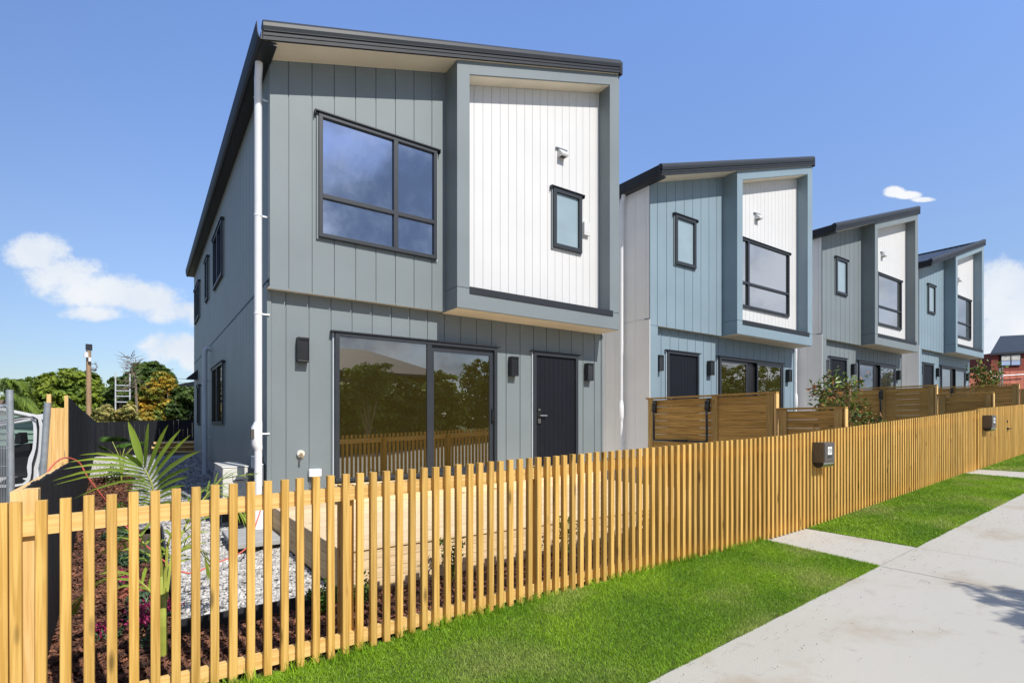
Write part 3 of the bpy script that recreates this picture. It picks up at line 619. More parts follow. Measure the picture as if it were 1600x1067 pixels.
        MB().box(X(s0)+.061, X(s1)-.061, VL-.006, VL-.001, zf+.001, zh-.056).build('dark_opening', 'black', sdr)
        for (q0, q1, dep) in ((X(s0)+.07, X(s0)+1.22, .03), (mu+.18, X(s1)-.07, .055)):
            MB().box(q0, q0+.05, VL-dep-.02, VL-dep+.02, zf, zh-.057).box(q1-.05, q1, VL-dep-.02, VL-dep+.02, zf, zh-.057).box(q0+.05, q1-.05, VL-dep-.02, VL-dep+.02, zh-.12, zh-.057).build('sliding_leaf', 'frame', sdr)
            MB().box(q0+.051, q1-.051, VL-dep-.005, VL-dep+.005, zf+.001, zh-.121).build('pane', gm, sdr)
    for lu, lz in lamps: lamp(root, X(lu), lz+dz, VL)
    if k:
        MB().box(X(UL), X(UL)+.25, Vu+.002, Vl-.031, base, 1.774+dz).build('corner_pilaster', clad, root)
        MB().box(X(UL)-.013, X(UL)-.0012, Vu-.002, Vl+.01, base, sd-.003).build('side_wall', side, root)
        MB().box(X(UL)-.001, X(UL)+.251, Vu-.001, Vu+.01, 1.775+dz, 1.7875+dz).build('joint_line', 'black', root)
    MB().box(X(UR)+.013, X(UR)+.022, Vl, BK, base+.05, zr(X(UR))-.05).build('side_wall', 'beige', root)
    # downpipe from the gutter
    def pipe(m, uc, vc, ztop, zbot, wdir=0):
        px_ = MB().tube([(uc+.0, vc-.06, ztop+.03), (uc, vc-.055, ztop-.06), (uc, vc, ztop-.2), (uc, vc, zbot)], .048, 14).build('downpipe', m, root, smooth=True)
        for z in (ztop-.45, ztop-2.0, ztop-3.3, zbot+1.25, zbot+.35): MB().tube([(uc, vc, z), (uc, vc, z+.02)], .053, 14).box(uc, uc+.14, vc-.008, vc+.008, z, z+.02).build('pipe_bracket', m, px_)
        return px_
    if k == 0:
        dp = pipe('pipe', 1.262, 7.70, 4.74, -1.40)
        MB().tube([(1.262, 7.70, .02), (1.262, 7.70, .0), (1.245, 7.70, -.06), (1.245, 7.70, -.28), (1.262, 7.70, -.33), (1.262, 7.70, -.36)], [.05, .053, .068, .068, .056, .05], 16).build('rain_diverter', 'pipe', dp, smooth=True)
        MB().box(1.165, 1.205, 7.64, 7.70, -.2, -.08).build('diverter_slot', 'boxbrown', dp)
        MB().tube([(1.262, 7.70, -1.08), (1.262, 7.70, -1.14), (1.262, 7.70, -1.4)], [.05, .068, .068], 16).build('pipe_socket', 'pipe', dp, smooth=True)
        d2 = MB().tube([(1.40, 14.87, 1.80), (1.30, 14.87, 1.83), (1.26, 14.87, 1.78), (1.25, 14.87, 1.68), (1.25, 14.87, -1.25)], .055, 14).build('downpipe', 'gpipe', root, smooth=True)
        MB().tube([(1.25, 14.87, 1.05), (1.25, 14.87, 1.02)], .062, 14).box(1.25, 1.39, 14.86, 14.88, 1.02, 1.05).build('pipe_bracket', 'gpipe', d2); MB().tube([(1.25, 14.87, -.35), (1.25, 14.87, -.32)], .062, 14).box(1.25, 1.39, 14.86, 14.88, -.35, -.32).build('pipe_bracket', 'gpipe', d2)
        # side windows
        U = UL-.0
        window(root, 'window', 'u', 12.34, 13.97, 3.05, 4.20, U, bars=(13.15,), panes='gwin'); window(root, 'window', 'u', 15.25, 15.92, 3.13, 4.18, U, panes='frost')
        window(root, 'window', 'u', 17.75, 19.32, 3.09, 4.12, U, bars=(18.5,), panes='gwin'); window(root, 'window', 'u', 12.19, 14.17, -.02, 1.26, U, bars=(13.2,), panes='gslide')
        window(root, 'window', 'u', 17.6, 18.3, -.05, 1.10, U, panes='gslide')
        MB().prism([(1.38, 1.62), (1.10, 1.36), (1.10, 1.33), (1.38, 1.33)], 'y', 18.6, 19.0).build('vent_cowl', 'flash', root)
        # tap, power point
        tp = MB().tube([(1.80, VL-.002, -.42), (1.80, VL-.045, -.42)], .05, 14).build('tap_plate', 'cream', root, smooth=False)
        MB().tube([(1.80, VL-.045, -.42), (1.80, VL-.11, -.43), (1.80, VL-.12, -.48)], .014, 8).tube([(1.77, VL-.085, -.40), (1.83, VL-.085, -.40)], .008, 8).build('tap', 'gold', tp)
        pb = MB().box(1.905, 2.07, VL-.075, VL-.0005, -.745, -.64).build('meter_box', 'pipe', root, bevel=.006)
        MB().box(1.94, 2.03, VL-.06, VL-.02, -.80, -.7455).build('cable_gland', 'gold', pb)
        c1 = MB().tube([(1.96, VL-.04, -.80), (1.93, VL-.05, -.95), (1.90, VL-.03, -1.12)], .006, 6).tube([(2.0, VL-.04, -.80), (1.97, VL-.06, -.9), (2.0, VL-.04, -1.12)], .006, 6).build('cable', 'black', pb)
    else:
        pipe('pipe' , X(1.38)-.10, 8.3, 4.74+dz, base+.3)
        dpz = .08+dz; MB().tube([(X(1.38)-.10, 8.3, dpz+.1), (X(1.38)-.11, 8.3, dpz), (X(1.38)-.11, 8.3, dpz-.25), (X(1.38)-.1, 8.3, dpz-.32)], [.05, .07, .07, .05], 14).build('rain_diverter', 'pipe', root, smooth=True)
    return root
house(0, 'nearest grey green townhouse with big upper corner window and door right of the sliding doors', 'grey', 'sidegrey', 'near', -1.55)
house(1, 'blue clad townhouse directly right of the nearest grey one', 'blue', 'beige', 'far', -1.1)
house(2, 'grey clad townhouse third in the row, between the two blue ones', 'grey', 'beige', 'far', -.75)
house(3, 'farthest blue clad townhouse at the right end of the row, its roof surface visible', 'blue', 'beige', 'far', -.4)

for a_ in (7.62, 15.1, 22.6):  # pale concrete added in the unseen gaps to bounce light onto the side walls
    tag(sheet('gap_bounce_slab', a_, a_+1.24, 6, 20, 'concrete', .02, 3, 8), kind='structure')
# ------------------------------------------------------------------ deck and steps of the near house
dk = thing('deck', 'pale new pine deck behind the picket fence below the near sliding doors', 'deck', (4.5, 6.2, -1.5))
d = MB(); y = 4.70
while y < 7.72:
    y2 = min(y+.135, 7.722)
    cuts = [1.44, 3.0+random.uniform(-.5, .5), 5.3+random.uniform(-.4, .4), 7.6]
    for a, b in zip(cuts[:-1], cuts[1:]): d.box(a+.001, b-.001, y, y2, -1.148, -1.122)
    y += .140
d.build('deck_boards', 'deck', dk, bevel=.002)
fa = MB()
for i in range(5):
    z1 = -1.15-i*.092; fa.box(1.44, 7.6, 4.715, 4.74, z1-.088, z1)
fa.build('front_fascia', 'deck', dk, bevel=.002)
fs = MB()
for i in range(4):
    z1 = -1.15-i*.092; fs.box(1.442, 1.466, 4.741, 7.72, z1-.088, z1)
fs.build('side_fascia', 'deckside', dk, bevel=.002)
MB().box(1.47, 7.55, 4.745, 7.70, -1.45, -1.15).build('deck_frame', 'edging', dk)
st = MB()
for i in range(3): st.box(2.2, 7.2, 7.34+i*.127, 7.34+i*.127+.123, -.90, -.868)
st.box(2.2, 7.2, 7.35, 7.375, -1.12, -.902); sto = st.build('step', 'deck', dk, bevel=.002)

# ------------------------------------------------------------------ garden beds of the near house
def area_pts(n, u0, u1, v0, v1): return rng.uniform(u0, u1, n), rng.uniform(v0, v1, n)
tag(sheet('mulch_bed', -1.4, 8.6, 3.63, 4.72, 'mulch', .0, 40, 8), kind='structure')
tag(sheet('mulch_bed', -1.3, .02, 7.5, 15.6, 'mulch', .02, 10, 20), kind='structure')
tag(sheet('mulch_bed', -1.3, .30, 4.72, 7.5, 'mulch', .0, 10, 20), kind='structure')
tag(sheet('pebble_bed', .24, 1.45, 4.72, 9.2, 'pebbed', .03, 10, 20), kind='structure')
tag(sheet('gravel_bed', -.2, 1.40, 9.2, 21, 'gravelg', .03, 10, 20), kind='structure')
def chips(n, u0, u1, v0, v1, dz=.01, size=.028):
    U, Vv = area_pts(n, u0, u1, v0, v1); P = np.stack([U, Vv, [gz(a, b)+dz for a, b in zip(U, Vv)]], 1); P[:, 2] += rng.uniform(0, .03, n)
    V, F = leaves(P, size, .42, tilt=1.1, bend=-.2); return V, F
parts = [chips(9000, -.75, 1.8, 3.70, 4.72), chips(9000, 1.8, 7.6, 3.70, 4.72), chips(7000, -.72, .22, 4.72, 7.5, .006), chips(6000, -.95, -.02, 7.5, 15.5, .03, .034)]
off = 0; VV = []; FF = []
for V, F in parts: VV.append(V); FF.append(F+off); off += len(V)
tag(npmesh('bark_mulch', np.concatenate(VV), np.concatenate(FF), 'bark'), 'reddish brown bark mulch covering the garden beds behind the picket fence', 'mulch', kind='stuff')
def ico():
    bm = bmesh.new(); bmesh.ops.create_icosphere(bm, subdivisions=1, radius=1); V = np.array([v.co[:] for v in bm.verts]); F = np.array([[v.index for v in f.verts] for f in bm.faces]); bm.free(); return V, F
IV, IF = ico()
def stones(n, u0, u1, v0, v1, r, dz):
    U, Vv = area_pts(n, u0, u1, v0, v1); P = np.stack([U, Vv, [gz(a, b)+dz for a, b in zip(U, Vv)]], 1); P[:, 2] += rng.uniform(-.008, .012, n)
    nr, t, b = rot_batch(n, tilt=.7); s = r*rng.uniform(.6, 1.35, (n, 1))
    ax = np.stack([t*s*1.25, b*s*.85, nr*s*.55], 1)      # n,3,3
    J = IV[None]*(1+rng.uniform(-.16, .16, (n, len(IV), 1))); V = np.einsum('nvk,nkc->nvc', J, ax)+P[:, None]
    F = IF[None]+(np.arange(n)*len(IV))[:, None, None]; return V.reshape(-1, 3), F.reshape(-1, 3)
V, F = stones(7500, .26, 1.43, 4.75, 9.2, .021, .045)
tag(npmesh('white_stones', V, F, 'pebble', smooth=True), 'loose white pebbles spread beside the pine deck', 'pebbles', kind='stuff')
V, F = stones(6000, -.15, 1.38, 9.2, 19.5, .035, .04)
tag(npmesh('grey_stones', V, F, 'gstone'), 'grey gravel along the side wall of the near house', 'gravel', kind='stuff')
tag(sheet('pebble_bed', -1.35, -.2, 15.6, 21.5, 'pebbed', .03, 6, 20), kind='structure')
V, F = stones(2600, -1.3, -.15, 15.5, 21, .035, .05)
tag(npmesh('white_stones', V, F, 'pebble', smooth=True), 'strip of white pebbles at the far end of the flower bed', 'pebbles', kind='stuff')
def edgeboard(u0, v0, u1, v1, h=.12, label='', th=.022, drop=.03):
    m = MB(); n = 8; d = Vector((u1-u0, v1-v0)).normalized(); nn = Vector((-d.y, d.x))*th
    for i in range(n):
        A = Vector((u0+(u1-u0)*i/n, v0+(v1-v0)*i/n)); B = Vector((u0+(u1-u0)*(i+1)/n, v0+(v1-v0)*(i+1)/n)); za, zb = gz(A.x, A.y)-drop, gz(B.x, B.y)-drop
        m.hexa([(A.x, A.y, za), (B.x, B.y, zb), (B.x+nn.x, B.y+nn.y, zb), (A.x+nn.x, A.y+nn.y, za), (A.x, A.y, za+h), (B.x, B.y, zb+h), (B.x+nn.x, B.y+nn.y, zb+h), (A.x+nn.x, A.y+nn.y, za+h)])
    return tag(m.build('garden_edging', 'edging'), label, 'edging', 'black garden edging boards')
edgeboard(.24, 4.70, 1.44, 4.70, .16, 'black edging board along the street side of the white pebbles')
edgeboard(.235, 4.70, .235, 9.0, .14, 'black edging board between the white pebbles and the flower bed')
edgeboard(-.52, 3.9, -.66, 7.6, .15, 'black edging board at the foot of the low black boundary fence')
tag(MB().box(.86, 1.42, 6.9, 7.9, -1.47, -1.405).build('paving_slab', 'fnd', bevel=.01), 'grey concrete slab under the white downpipe', 'slab')

# ------------------------------------------------------------------ timber boundary fences between the sections
def sfence(U, zt, zl, base, label, vb=7.66, vm=4.86, ve=3.76):
    t = thing('boundary_fence', label, 'fence', (U, (vb+ve)/2, base), 'horizontal board fences dividing the front yards')
    def panel(v0, v1, top):
        m = MB(); z = top-.045; i = 0
        while z > base:
            m.box(U-.010+random.uniform(0, .003), U+.012, v0, v1, z-.137, z); z -= .1425; i += 1
        m.build('board_panel', 'fdark', t)
    panel(vm, vb, zt); panel(ve, vm-.05, zl)
    MB().box(U-.045, U+.045, vm-.03, vb+.01, zt-.02, zt+.012).build('capping', 'fdark', t, bevel=.003)
    MB().box(U-.045, U+.045, ve-.01, vm-.03, zl-.02, zl+.012).build('capping', 'fdark', t, bevel=.003)
    for v, z in ((vb-.10, zt), (6.02, zt), (vm+.09, zt), (vm-.14, zl), (ve+.1, zl)):
        MB().box(U-.032, U-.011, v-.06, v+.06, base, z-.021).build('post', 'fdarkx', t)
    MB().box(U-.044, U+.044, vm-.032, vm-.012+.02, base, zt-.021).build('end_post', 'rawpine', t)
    MB().box(U-.044, U+.044, ve-.012, ve+.006, base, zl-.021).build('end_post', 'rawpine', t)
    return t
sfence(8.87, .525, .243, -1.45, 'nearest dark timber yard fence carrying the folded clothesline, in front of the first blue house')
sfence(16.37, .955, .71, -1.0, 'middle timber yard fence in front of the second grey house, behind the leafy magnolia')
sfence(23.87, 1.30, 1.12, -.6, 'farthest timber yard fence in front of the last blue house')
def clothesline(U, v0, v1, z0, label, zb):
    t = thing('clothesline', label, 'clothesline', (U-.06, (v0+v1)/2, zb), 'folded clotheslines on the yard fences')
    for v in (v0, v1):
        MB().prism([(U-.034, z0), (U-.10, z0-.06), (U-.12, z0-.22), (U-.034, z0-.26)], 'y', v-.035, v+.035).build('bracket', 'black', t, bevel=.006)
        MB().tube([(U-.10, v, z0-.1), (U-.085, v, z0-.5), (U-.085, v, zb+.02)], .022, 8).build('arm', 'frame', t, smooth=True)
    MB().tube([(U-.085, v0, zb+.02), (U-.085, v1, zb+.02)], .018, 8).build('bar', 'frame', t, smooth=True)
    MB().box(U-.11, U-.06, v0+.35*(v1-v0), v0+.6*(v1-v0), zb-.005, zb+.045).build('line_cover', 'black', t)
clothesline(8.87, 6.15, 7.42, .47, 'black folded clothesline on the nearest yard fence', -.37)
clothesline(16.37, 6.05, 7.3, .90, 'black folded clothesline on the middle yard fence behind the magnolia', .05)
clothesline(23.87, 6.6, 7.5, 1.27, 'black folded clothesline on the farthest yard fence', .4)

# ------------------------------------------------------------------ black boundary fence on the left and at the back
def palings(name, pts, tops, bots, m, label, th=.02, wdt=.15, rails=None, group=None):
    """fence along a plan polyline, paling by paling"""
    t = thing(name, label, 'fence', (*pts[0], min(bots)), group)
    mb = MB(); mr = MB()
    for (A, B, ta, tb, ba, bb) in zip(pts[:-1], pts[1:], tops[:-1], tops[1:], bots[:-1], bots[1:]):
        A = Vector(A); B = Vector(B); Ld = (B-A).length; d_ = (B-A)/Ld; nn = Vector((-d_.y, d_.x))*th; k = max(1, int(Ld/wdt))
        for i in range(k):
            s0 = i/k+.0008/Ld*2; s1 = (i+1)/k-.0008/Ld*2; P = A+(B-A)*s0; Q = A+(B-A)*s1; j = random.uniform(-.006, .006); o_ = nn*random.uniform(0, .2)
            z0, z1 = ta+(tb-ta)*s0+j, ta+(tb-ta)*s1+j; y0, y1 = ba+(bb-ba)*s0, ba+(bb-ba)*s1
            P = P+o_; Q = Q+o_
            mb.hexa([(P.x, P.y, y0), (Q.x, Q.y, y1), (Q.x+nn.x, Q.y+nn.y, y1), (P.x+nn.x, P.y+nn.y, y0), (P.x, P.y, z0), (Q.x, Q.y, z1), (Q.x+nn.x, Q.y+nn.y, z1), (P.x+nn.x, P.y+nn.y, z0)])
    mb.build('palings', m, t); return t
lf = palings('boundary_fence', [(-.50, 3.82), (-.60, 7.0)], [-.345, -.405], [-1.7, -1.6], 'blackfence', 'low black stained fence running back from the left end of the picket fence')
MB().box(-.512, -.448, 3.70, 3.79, -1.7, -.345).build('post', 'rawpine', lf)
MB().hexa([(-.575, 3.83, -.45), (-.523, 3.83, -.45), (-.623, 6.95, -.51), (-.675, 6.95, -.51), (-.575, 3.83, -.365), (-.523, 3.83, -.365), (-.623, 6.95, -.425), (-.675, 6.95, -.425)]).build('rail', 'rawpine', lf)
tf = palings('boundary_fence', [(-.655, 7.56), (-.80, 11), (-1.32, 23.6)], [.283, .22, .05], [-1.7, -1.5, -1.2], 'blackfence', 'tall black stained fence sloping down toward the back of the yard')
tf2 = thing('fence_end_panel', 'raw unpainted pine panel with two posts closing the street end of the tall black fence', 'fence panel', (-.75, 7.5, -1.7))
MB().box(-.80, -.69, 7.50, 7.52, -1.6, .165).build('board_panel', 'rawpine', tf2)
MB().box(-.835, -.80, 7.47, 7.55, -1.6, .31).build('post', 'rawpine', tf2); MB().box(-.69, -.66, 7.47, 7.55, -1.6, .30).build('post', 'rawpine', tf2)
palings('boundary_fence', [(-1.45, 24.0), (1.9, 24.0)], [.03, .15], [-1.3, -1.3], 'blackfence', 'black stained fence across the back of the yard, under the trees')
palings('boundary_fence', [(1.9, 24.0), (9, 24.0)], [.2, .4], [-1.3, -1.3], 'blackfence', 'black fence hidden behind the near grey house')
lp = thing('timber_stack', 'low stack of sawn boards lying in front of the back fence', 'timber', (.9, 21.3, -1.0))
for i in range(5):
    z = -.98+i*.075; x = .35+random.uniform(-.1, .15)
    MB().box(x, 2.0, 21.0+random.uniform(-.05, .05), 21.5, z, z+.055).build('board', 'rawpine' if i % 2 == 0 else 'fdark', lp)

# ------------------------------------------------------------------ heat pump
ac = thing('heat_pump', 'cream outdoor heat pump unit beside the side wall of the near house', 'heat pump', (1.08, 8.9, -1.4))
MB().box(.925, 1.245, 8.42, 9.42, -1.28, -.63).build('casing', 'cream', ac, bevel=.012)
MB().box(.915, 1.255, 8.41, 9.43, -.629, -.612).build('lid', 'cream', ac, bevel=.006)
MB().box(.905, .924, 8.62, 9.36, -1.22, -.72).build('fan_grille', 'galv', ac)
lg = MB()
for i in range(12): lg.box(.898, .9045, 8.63, 9.35, -1.21+i*.042, -1.205+i*.042)
lg.build('grille_bars', 'cream', ac)
MB().box(1.05, 1.20, 8.395, 8.419, -.81, -.72).build('handle', 'cream', ac, bevel=.008); MB().box(1.06, 1.19, 8.39, 8.394, -.81, -.80).build('handle_slot', 'black', ac)
MB().box(1.07, 1.16, 8.4145, 8.419, -.93, -.87).build('label_plate', 'gpipe', ac)
for v in (8.55, 9.28): MB().box(.93, 1.24, v, v+.07, -1.42, -1.281).build('foot', 'black', ac)
ib = thing('isolator', 'small grey isolator switch box on the side wall behind the heat pump', 'switch box', (1.34, 8.1, -.6))
MB().box(1.25, 1.366, 8.02, 8.2, -.62, -.46).build('switch_box', 'gpipe', ib, bevel=.01); MB().box(1.285, 1.366, 7.86, 7.99, -.86, -.55).build('cable_cover', 'galv', ib, bevel=.01)
cb = MB()
for i in range(4): cb.tube([(1.33, 7.88+i*.05, -.86), (1.29, 7.92+i*.05, -1.1), (1.27, 8.0+i*.08, -1.36)], .018, 8)
cb.build('cables', 'black', ib, smooth=True)

# ------------------------------------------------------------------ plants
MT['palm'] = leafmat('palm_green', (.36, .46, .05), (.20, .30, .04), island=.2, trans=.35)
MT['palmstem'] = mat('palm_stem', (.33, .36, .06), .5, var=.15, vscale=8)
MT['succ'] = leafmat('blue_green_leaves', (.16, .26, .14), (.08, .15, .08), island=.3)
MT['pink'] = leafmat('pink_petals', (.62, .06, .22), (.45, .04, .15), island=.3)
MT['shrub'] = leafmat('fresh_shrub', (.11, .22, .035), (.05, .12, .02), island=.4)
MT['salmon'] = leafmat('salmon_leaves', (.5, .18, .12), (.3, .1, .08), island=.3)
def frond(mb, rach, lf_len, n, wdt=.028, droop=.25, up=None, side=(1, -1), ang=.75, base_skip=.25, sharp=1.0):
    """feather frond: rachis points, leaflets tapered on both sides"""
    pts = [Vector(p) for p in rach]
    def P(t):
        f = t*(len(pts)-1); i = min(int(f), len(pts)-2); return pts[i].lerp(pts[i+1], f-i)
    for i in range(n):
        t = base_skip+(1-base_skip)*i/(n-1); p = P(t); d = (P(min(1, t+.02))-P(max(0, t-.02))).normalized()
        lat = d.cross(Vector((0, 0, 1)) if up is None else up)
        if lat.length < .2: lat = d.cross(Vector((.6, -.8, 0)))
        lat.normalize(); nrm = lat.cross(d).normalized()
        env = math.sin(math.pi*min(1, .25+.72*t))**.6
        for s in side:
            a = ang*(1.15-.75*t)*random.uniform(.93, 1.07); L_ = lf_len*env*random.uniform(.9, 1.06)
            dr = (lat*s*math.sin(a)+d*math.cos(a)+nrm*.12).normalized(); e = dr.cross(nrm).normalized()
            q1 = p+dr*L_*.35; q2 = p+dr*L_*.72-Vector((0, 0, droop*L_*.22)); q3 = p+dr*L_-Vector((0, 0, droop*L_*.6)); w_ = wdt
            o = len(mb.v); mb.add([p-e*w_*.25, p+e*w_*.25, q1+e*w_*.5, q1-e*w_*.5, q2+e*w_*.4, q2-e*w_*.4, q3], [(0, 1, 2, 3), (3, 2, 4, 5), (5, 4, 6)])
def buildleaf(mb, name, m, parent=None):
    F3 = []
    for f in mb.f:
        F3.append(f[:3]); 
        if len(f) == 4: F3.append((f[0], f[2], f[3]))
    return npmesh(name, mb.v, F3, m, parent)
# the feather palm right behind the pickets
pr = thing('palm', 'young feather palm with arching fronds rising above the picket fence near the left edge', 'palm', (.115, 4.33, -1.58))
b0 = Vector((.115, 4.33, -1.58))
stems = MB()
fm = MB()
# raised frond: leaflets measured base and tip (photo pixels), given real depth and width
lfl = [(222, 727, 200, 658, .050), (226, 731, 232, 660, .036), (230, 738, 263, 663, .034), (233, 744, 283, 670, .031), (236, 750, 298, 679, .034), (238, 756, 314, 704, .036), (221, 728, 191, 708, .046),
       (240, 762, 299, 731, .030), (241, 768, 296, 745, .028), (242, 775, 291, 758, .026), (243, 783, 289, 773, .024), (244, 790, 285, 787, .024), (244, 797, 280, 803, .022), (245, 804, 276, 818, .02),
       (222, 728, 124, 711, .020), (225, 731, 107, 722, .020), (228, 736, 98, 733, .020), (231, 741, 80, 752, .024), (233, 746, 84, 758, .017), (235, 750, 113, 780, .016)]
lfl += [(236+.8*k, 753+4.6*k, 192+1.2*k+random.uniform(-5, 5), 744+5.6*k, .014) for k in range(13)]
for (bx, by, x, y, w_) in lfl:
    p = at(bx, by, 3.62); tip = at(x, y, 3.5+random.uniform(-.2, .2)); dr = (tip-p); Ld = dr.length; dr.normalize(); nv = Vector((-CA+random.uniform(-.3, .3), -CB, .35)).normalized(); e = dr.cross(nv).normalized()
    sag = Vector((0, 0, .045*Ld if x < 240 and y > 700 else .03*Ld)); rows = [(0, .3), (.15, .8), (.4, 1), (.7, .75), (.88, .4)]
    vs_ = []
    for s_, ww in rows: c = p+dr*Ld*s_+sag*math.sin(math.pi*s_)*2; vs_ += [c-e*w_*.5*ww, c+nv*-.006, c+e*w_*.5*ww]
    vs_.append(tip); f_ = []
    for r_ in range(4): a_ = r_*3; f_ += [(a_, a_+1, a_+4, a_+3), (a_+1, a_+2, a_+5, a_+4)]
    f_ += [(12, 13, 15), (13, 14, 15)]; fm.add(vs_, f_)
buildleaf(fm, 'frond', 'palm', pr)
stems.tube([b0, b0+Vector((.0, -.01, .3)), at(252, 900, 3.72), at(247, 812, 3.64), at(242, 778, 3.63), at(237, 755, 3.62), at(230, 739, 3.62), at(221, 727, 3.62)], [.028, .024, .012, .007, .006, .005, .004, .002], 8)
# other fronds
others = [([b0+Vector((0, 0, .25)), at(262, 850, 3.75), at(285, 790, 3.8), at(320, 765, 3.85), at(355, 775, 3.9), at(385, 812, 3.9)], .30, 14, .02),
          ([b0+Vector((0, 0, .2)), at(268, 870, 3.8), at(300, 800, 4.0), at(345, 748, 4.2), at(395, 740, 4.3)], .30, 13, .018),
          ([b0+Vector((0, 0, .2)), at(242, 930, 3.75), at(205, 895, 3.75), at(165, 905, 3.75), at(130, 930, 3.7), at(112, 955, 3.7)], .26, 14, .026),
          ([b0+Vector((0, 0, .3)), at(258, 890, 3.9), at(292, 850, 4.0), at(318, 862, 4.1), at(330, 900, 4.1)], .24, 12, .022),
          ([b0+Vector((0, 0, .25)), at(240, 880, 3.9), at(215, 830, 4.0), at(190, 850, 4.1), at(172, 885, 4.1)], .24, 12, .022)]
for (rp_, ll, n, wd) in others:
    fm = MB(); frond(fm, rp_, ll, n, wd, .5, ang=.9); buildleaf(fm, 'frond', 'palm', pr); stems.tube(rp_, [.012, .009, .006, .004]+[.003]*(len(rp_)-4), 6)
stems.build('stem', 'palmstem', pr, smooth=True)
# fan palm seedling and flower bed planting farther back
def fan(cx, cy, z0, h, r, label):
    t = thing('fan_palm', label, 'palm', (cx, cy, z0)); m = MB(); s = MB()
    for k in range(6):
        a = k*1.05+.3; tip = Vector((cx+math.cos(a)*r*.6, cy+math.sin(a)*r*.6, z0+h*random.uniform(.75, 1.05))); s.tube([(cx, cy, z0), (cx+math.cos(a)*r*.15, cy+math.sin(a)*r*.15, z0+h*.6), tip], .008, 5)
        out = Vector((math.cos(a), math.sin(a), .8)).normalized(); side = out.cross(Vector((0, 0, 1))).normalized(); upv = side.cross(out)
        for j in range(13):
            b = -1.25+2.5*j/12; dr = (out*math.cos(b)+side*math.sin(b)).normalized(); e = dr.cross(upv).normalized()*.02; L_ = r*.75
            m.add([tip, tip+dr*L_*.5-e, tip+dr*L_-Vector((0, 0, .05)), tip+dr*L_*.5+e], [(0, 1, 2, 3)])
    buildleaf(m, 'fronds', 'shrub', t); s.build('stem', 'palmstem', t)
fan(-.36, 14.0, -1.25, .90, .36, 'small fan palm with pleated leaves in the bed before the black back fence')
def rosette(cx, cy, r, h, m, label, n=160, cat='plant', name='garden_plant', sz=.035, asp=.35, group=None):
    z = gz(cx, cy)+.02; P = rng.normal(size=(n, 3)); P /= np.linalg.norm(P, axis=1, keepdims=True); P[:, 2] = np.abs(P[:, 2]); rad = rng.uniform(.5, 1, (n, 1))
    C = P*rad*np.array([r, r, h])+np.array([cx, cy, z]); V, F = leaves(C, sz, asp, outward=P*1.2)
    o = npmesh(name, V, F, m); c = np.array([cx, cy, z]); o.data.transform(Matrix.Translation(-Vector(c))); o.location = c; tag(o, label, cat, group); ORG[o.name] = Vector(c); return o
def flower(cx, cy, r, label):
    t = thing('flowering_plant', label, 'flowers', (cx, cy, gz(cx, cy))); z = gz(cx, cy)
    n = 70; P = rng.uniform(-1, 1, (n, 3)); P[:, 2] = np.abs(P[:, 2]); C = P*np.array([r, r, r*.7])+np.array([cx, cy, z+.02]); V, F = leaves(C, .028, .4); npmesh('leaves', V, F, 'succ', t)
    n = 150; P = rng.normal(size=(n, 3))*.5; P[:, 2] = np.abs(P[:, 2])*.8; C = P*np.array([r, r, r])+np.array([cx, cy, z+.06]); V, F = leaves(C, .014, .7); npmesh('flower_heads', V, F, 'pink', t)['kind'] = 'stuff'
for (x, y, r, lb) in ((-.21, 5.0, .085, 'pink flowering ground plant nearest the low black fence'), (.0, 5.35, .11, 'largest clump of pink flowers in the middle of the bark bed'), (.02, 5.0, .10, 'lower pink flower clump behind the palm stem'), (.17, 5.25, .09, 'pink flower clump beside the white pebble edging'), (-.16, 6.5, .10, 'pink flowering clump half way along the left bed')):
    flower(x, y, r, lb)
rosette(.04, 4.62, .09, .12, 'succ', 'small blue green succulent at the front of the bark bed', 140, sz=.02)
rosette(.0, 5.75, .13, .12, 'succ', 'grey green mound plant behind the pink flowers', 150, sz=.03)
rosette(-.06, 6.05, .14, .10, 'salmon', 'salmon leaved ground plant in the left bed', 110, sz=.035)
rosette(-.1, 7.4, .18, .16, 'succ', 'spiky grey green plant in the middle of the left bed', 190, sz=.06, asp=.2)
rosette(-.25, 8.8, .20, .18, 'succ', 'grey rosette plant in the left bed beside the white pebbles', 190, sz=.06, asp=.25)
rosette(-.38, 10.8, .20, .22, 'shrub', 'low green plant near the far end of the left bed', 220, sz=.04)
rosette(-.55, 14.6, .22, .45, 'shrub', 'light green upright seedling before the black fence', 260, sz=.035)
# shrubs behind the pickets along the deck
def shrub(cx, cy, h, r, label, n=260):
    t = thing('shrub', label, 'shrub', (cx, cy, gz(cx, cy)), 'young green shrubs planted along the deck'); z = gz(cx, cy); s = MB(); C = []
    for k in range(7):
        a = k*.9+random.random(); tip = Vector((cx+math.cos(a)*r*random.uniform(.4, 1), cy+math.sin(a)*r*.5, z+h*random.uniform(.6, 1)))
        s.tube([(cx, cy, z), ((cx+tip.x)/2, (cy+tip.y)/2, z+h*.45), tip], .004, 5)
        for j in range(n//7): f = random.uniform(.25, 1.02); p = Vector((cx, cy, z)).lerp(tip, f); C.append((p.x+random.gauss(0, .025), p.y+random.gauss(0, .025), p.z+random.gauss(0, .02)))
    V, F = leaves(np.array(C), .024, .45); npmesh('leaves', V, F, 'shrub', t); s.build('stem', 'palmstem', t)
for (u, h, lb) in ((1.22, .30, 'low green shrub at the left corner of the deck'), (1.52, .26, 'small green shrub just right of the deck corner'), (2.42, .46, 'tall bushy green shrub in front of the left end of the deck'), (3.85, .48, 'slender dark green shrub before the middle of the deck'), (5.2, .42, 'green shrub before the right half of the deck'), (6.1, .34, 'rightmost small shrub before the deck')):
    shrub(u, 4.48, h, .15, lb)
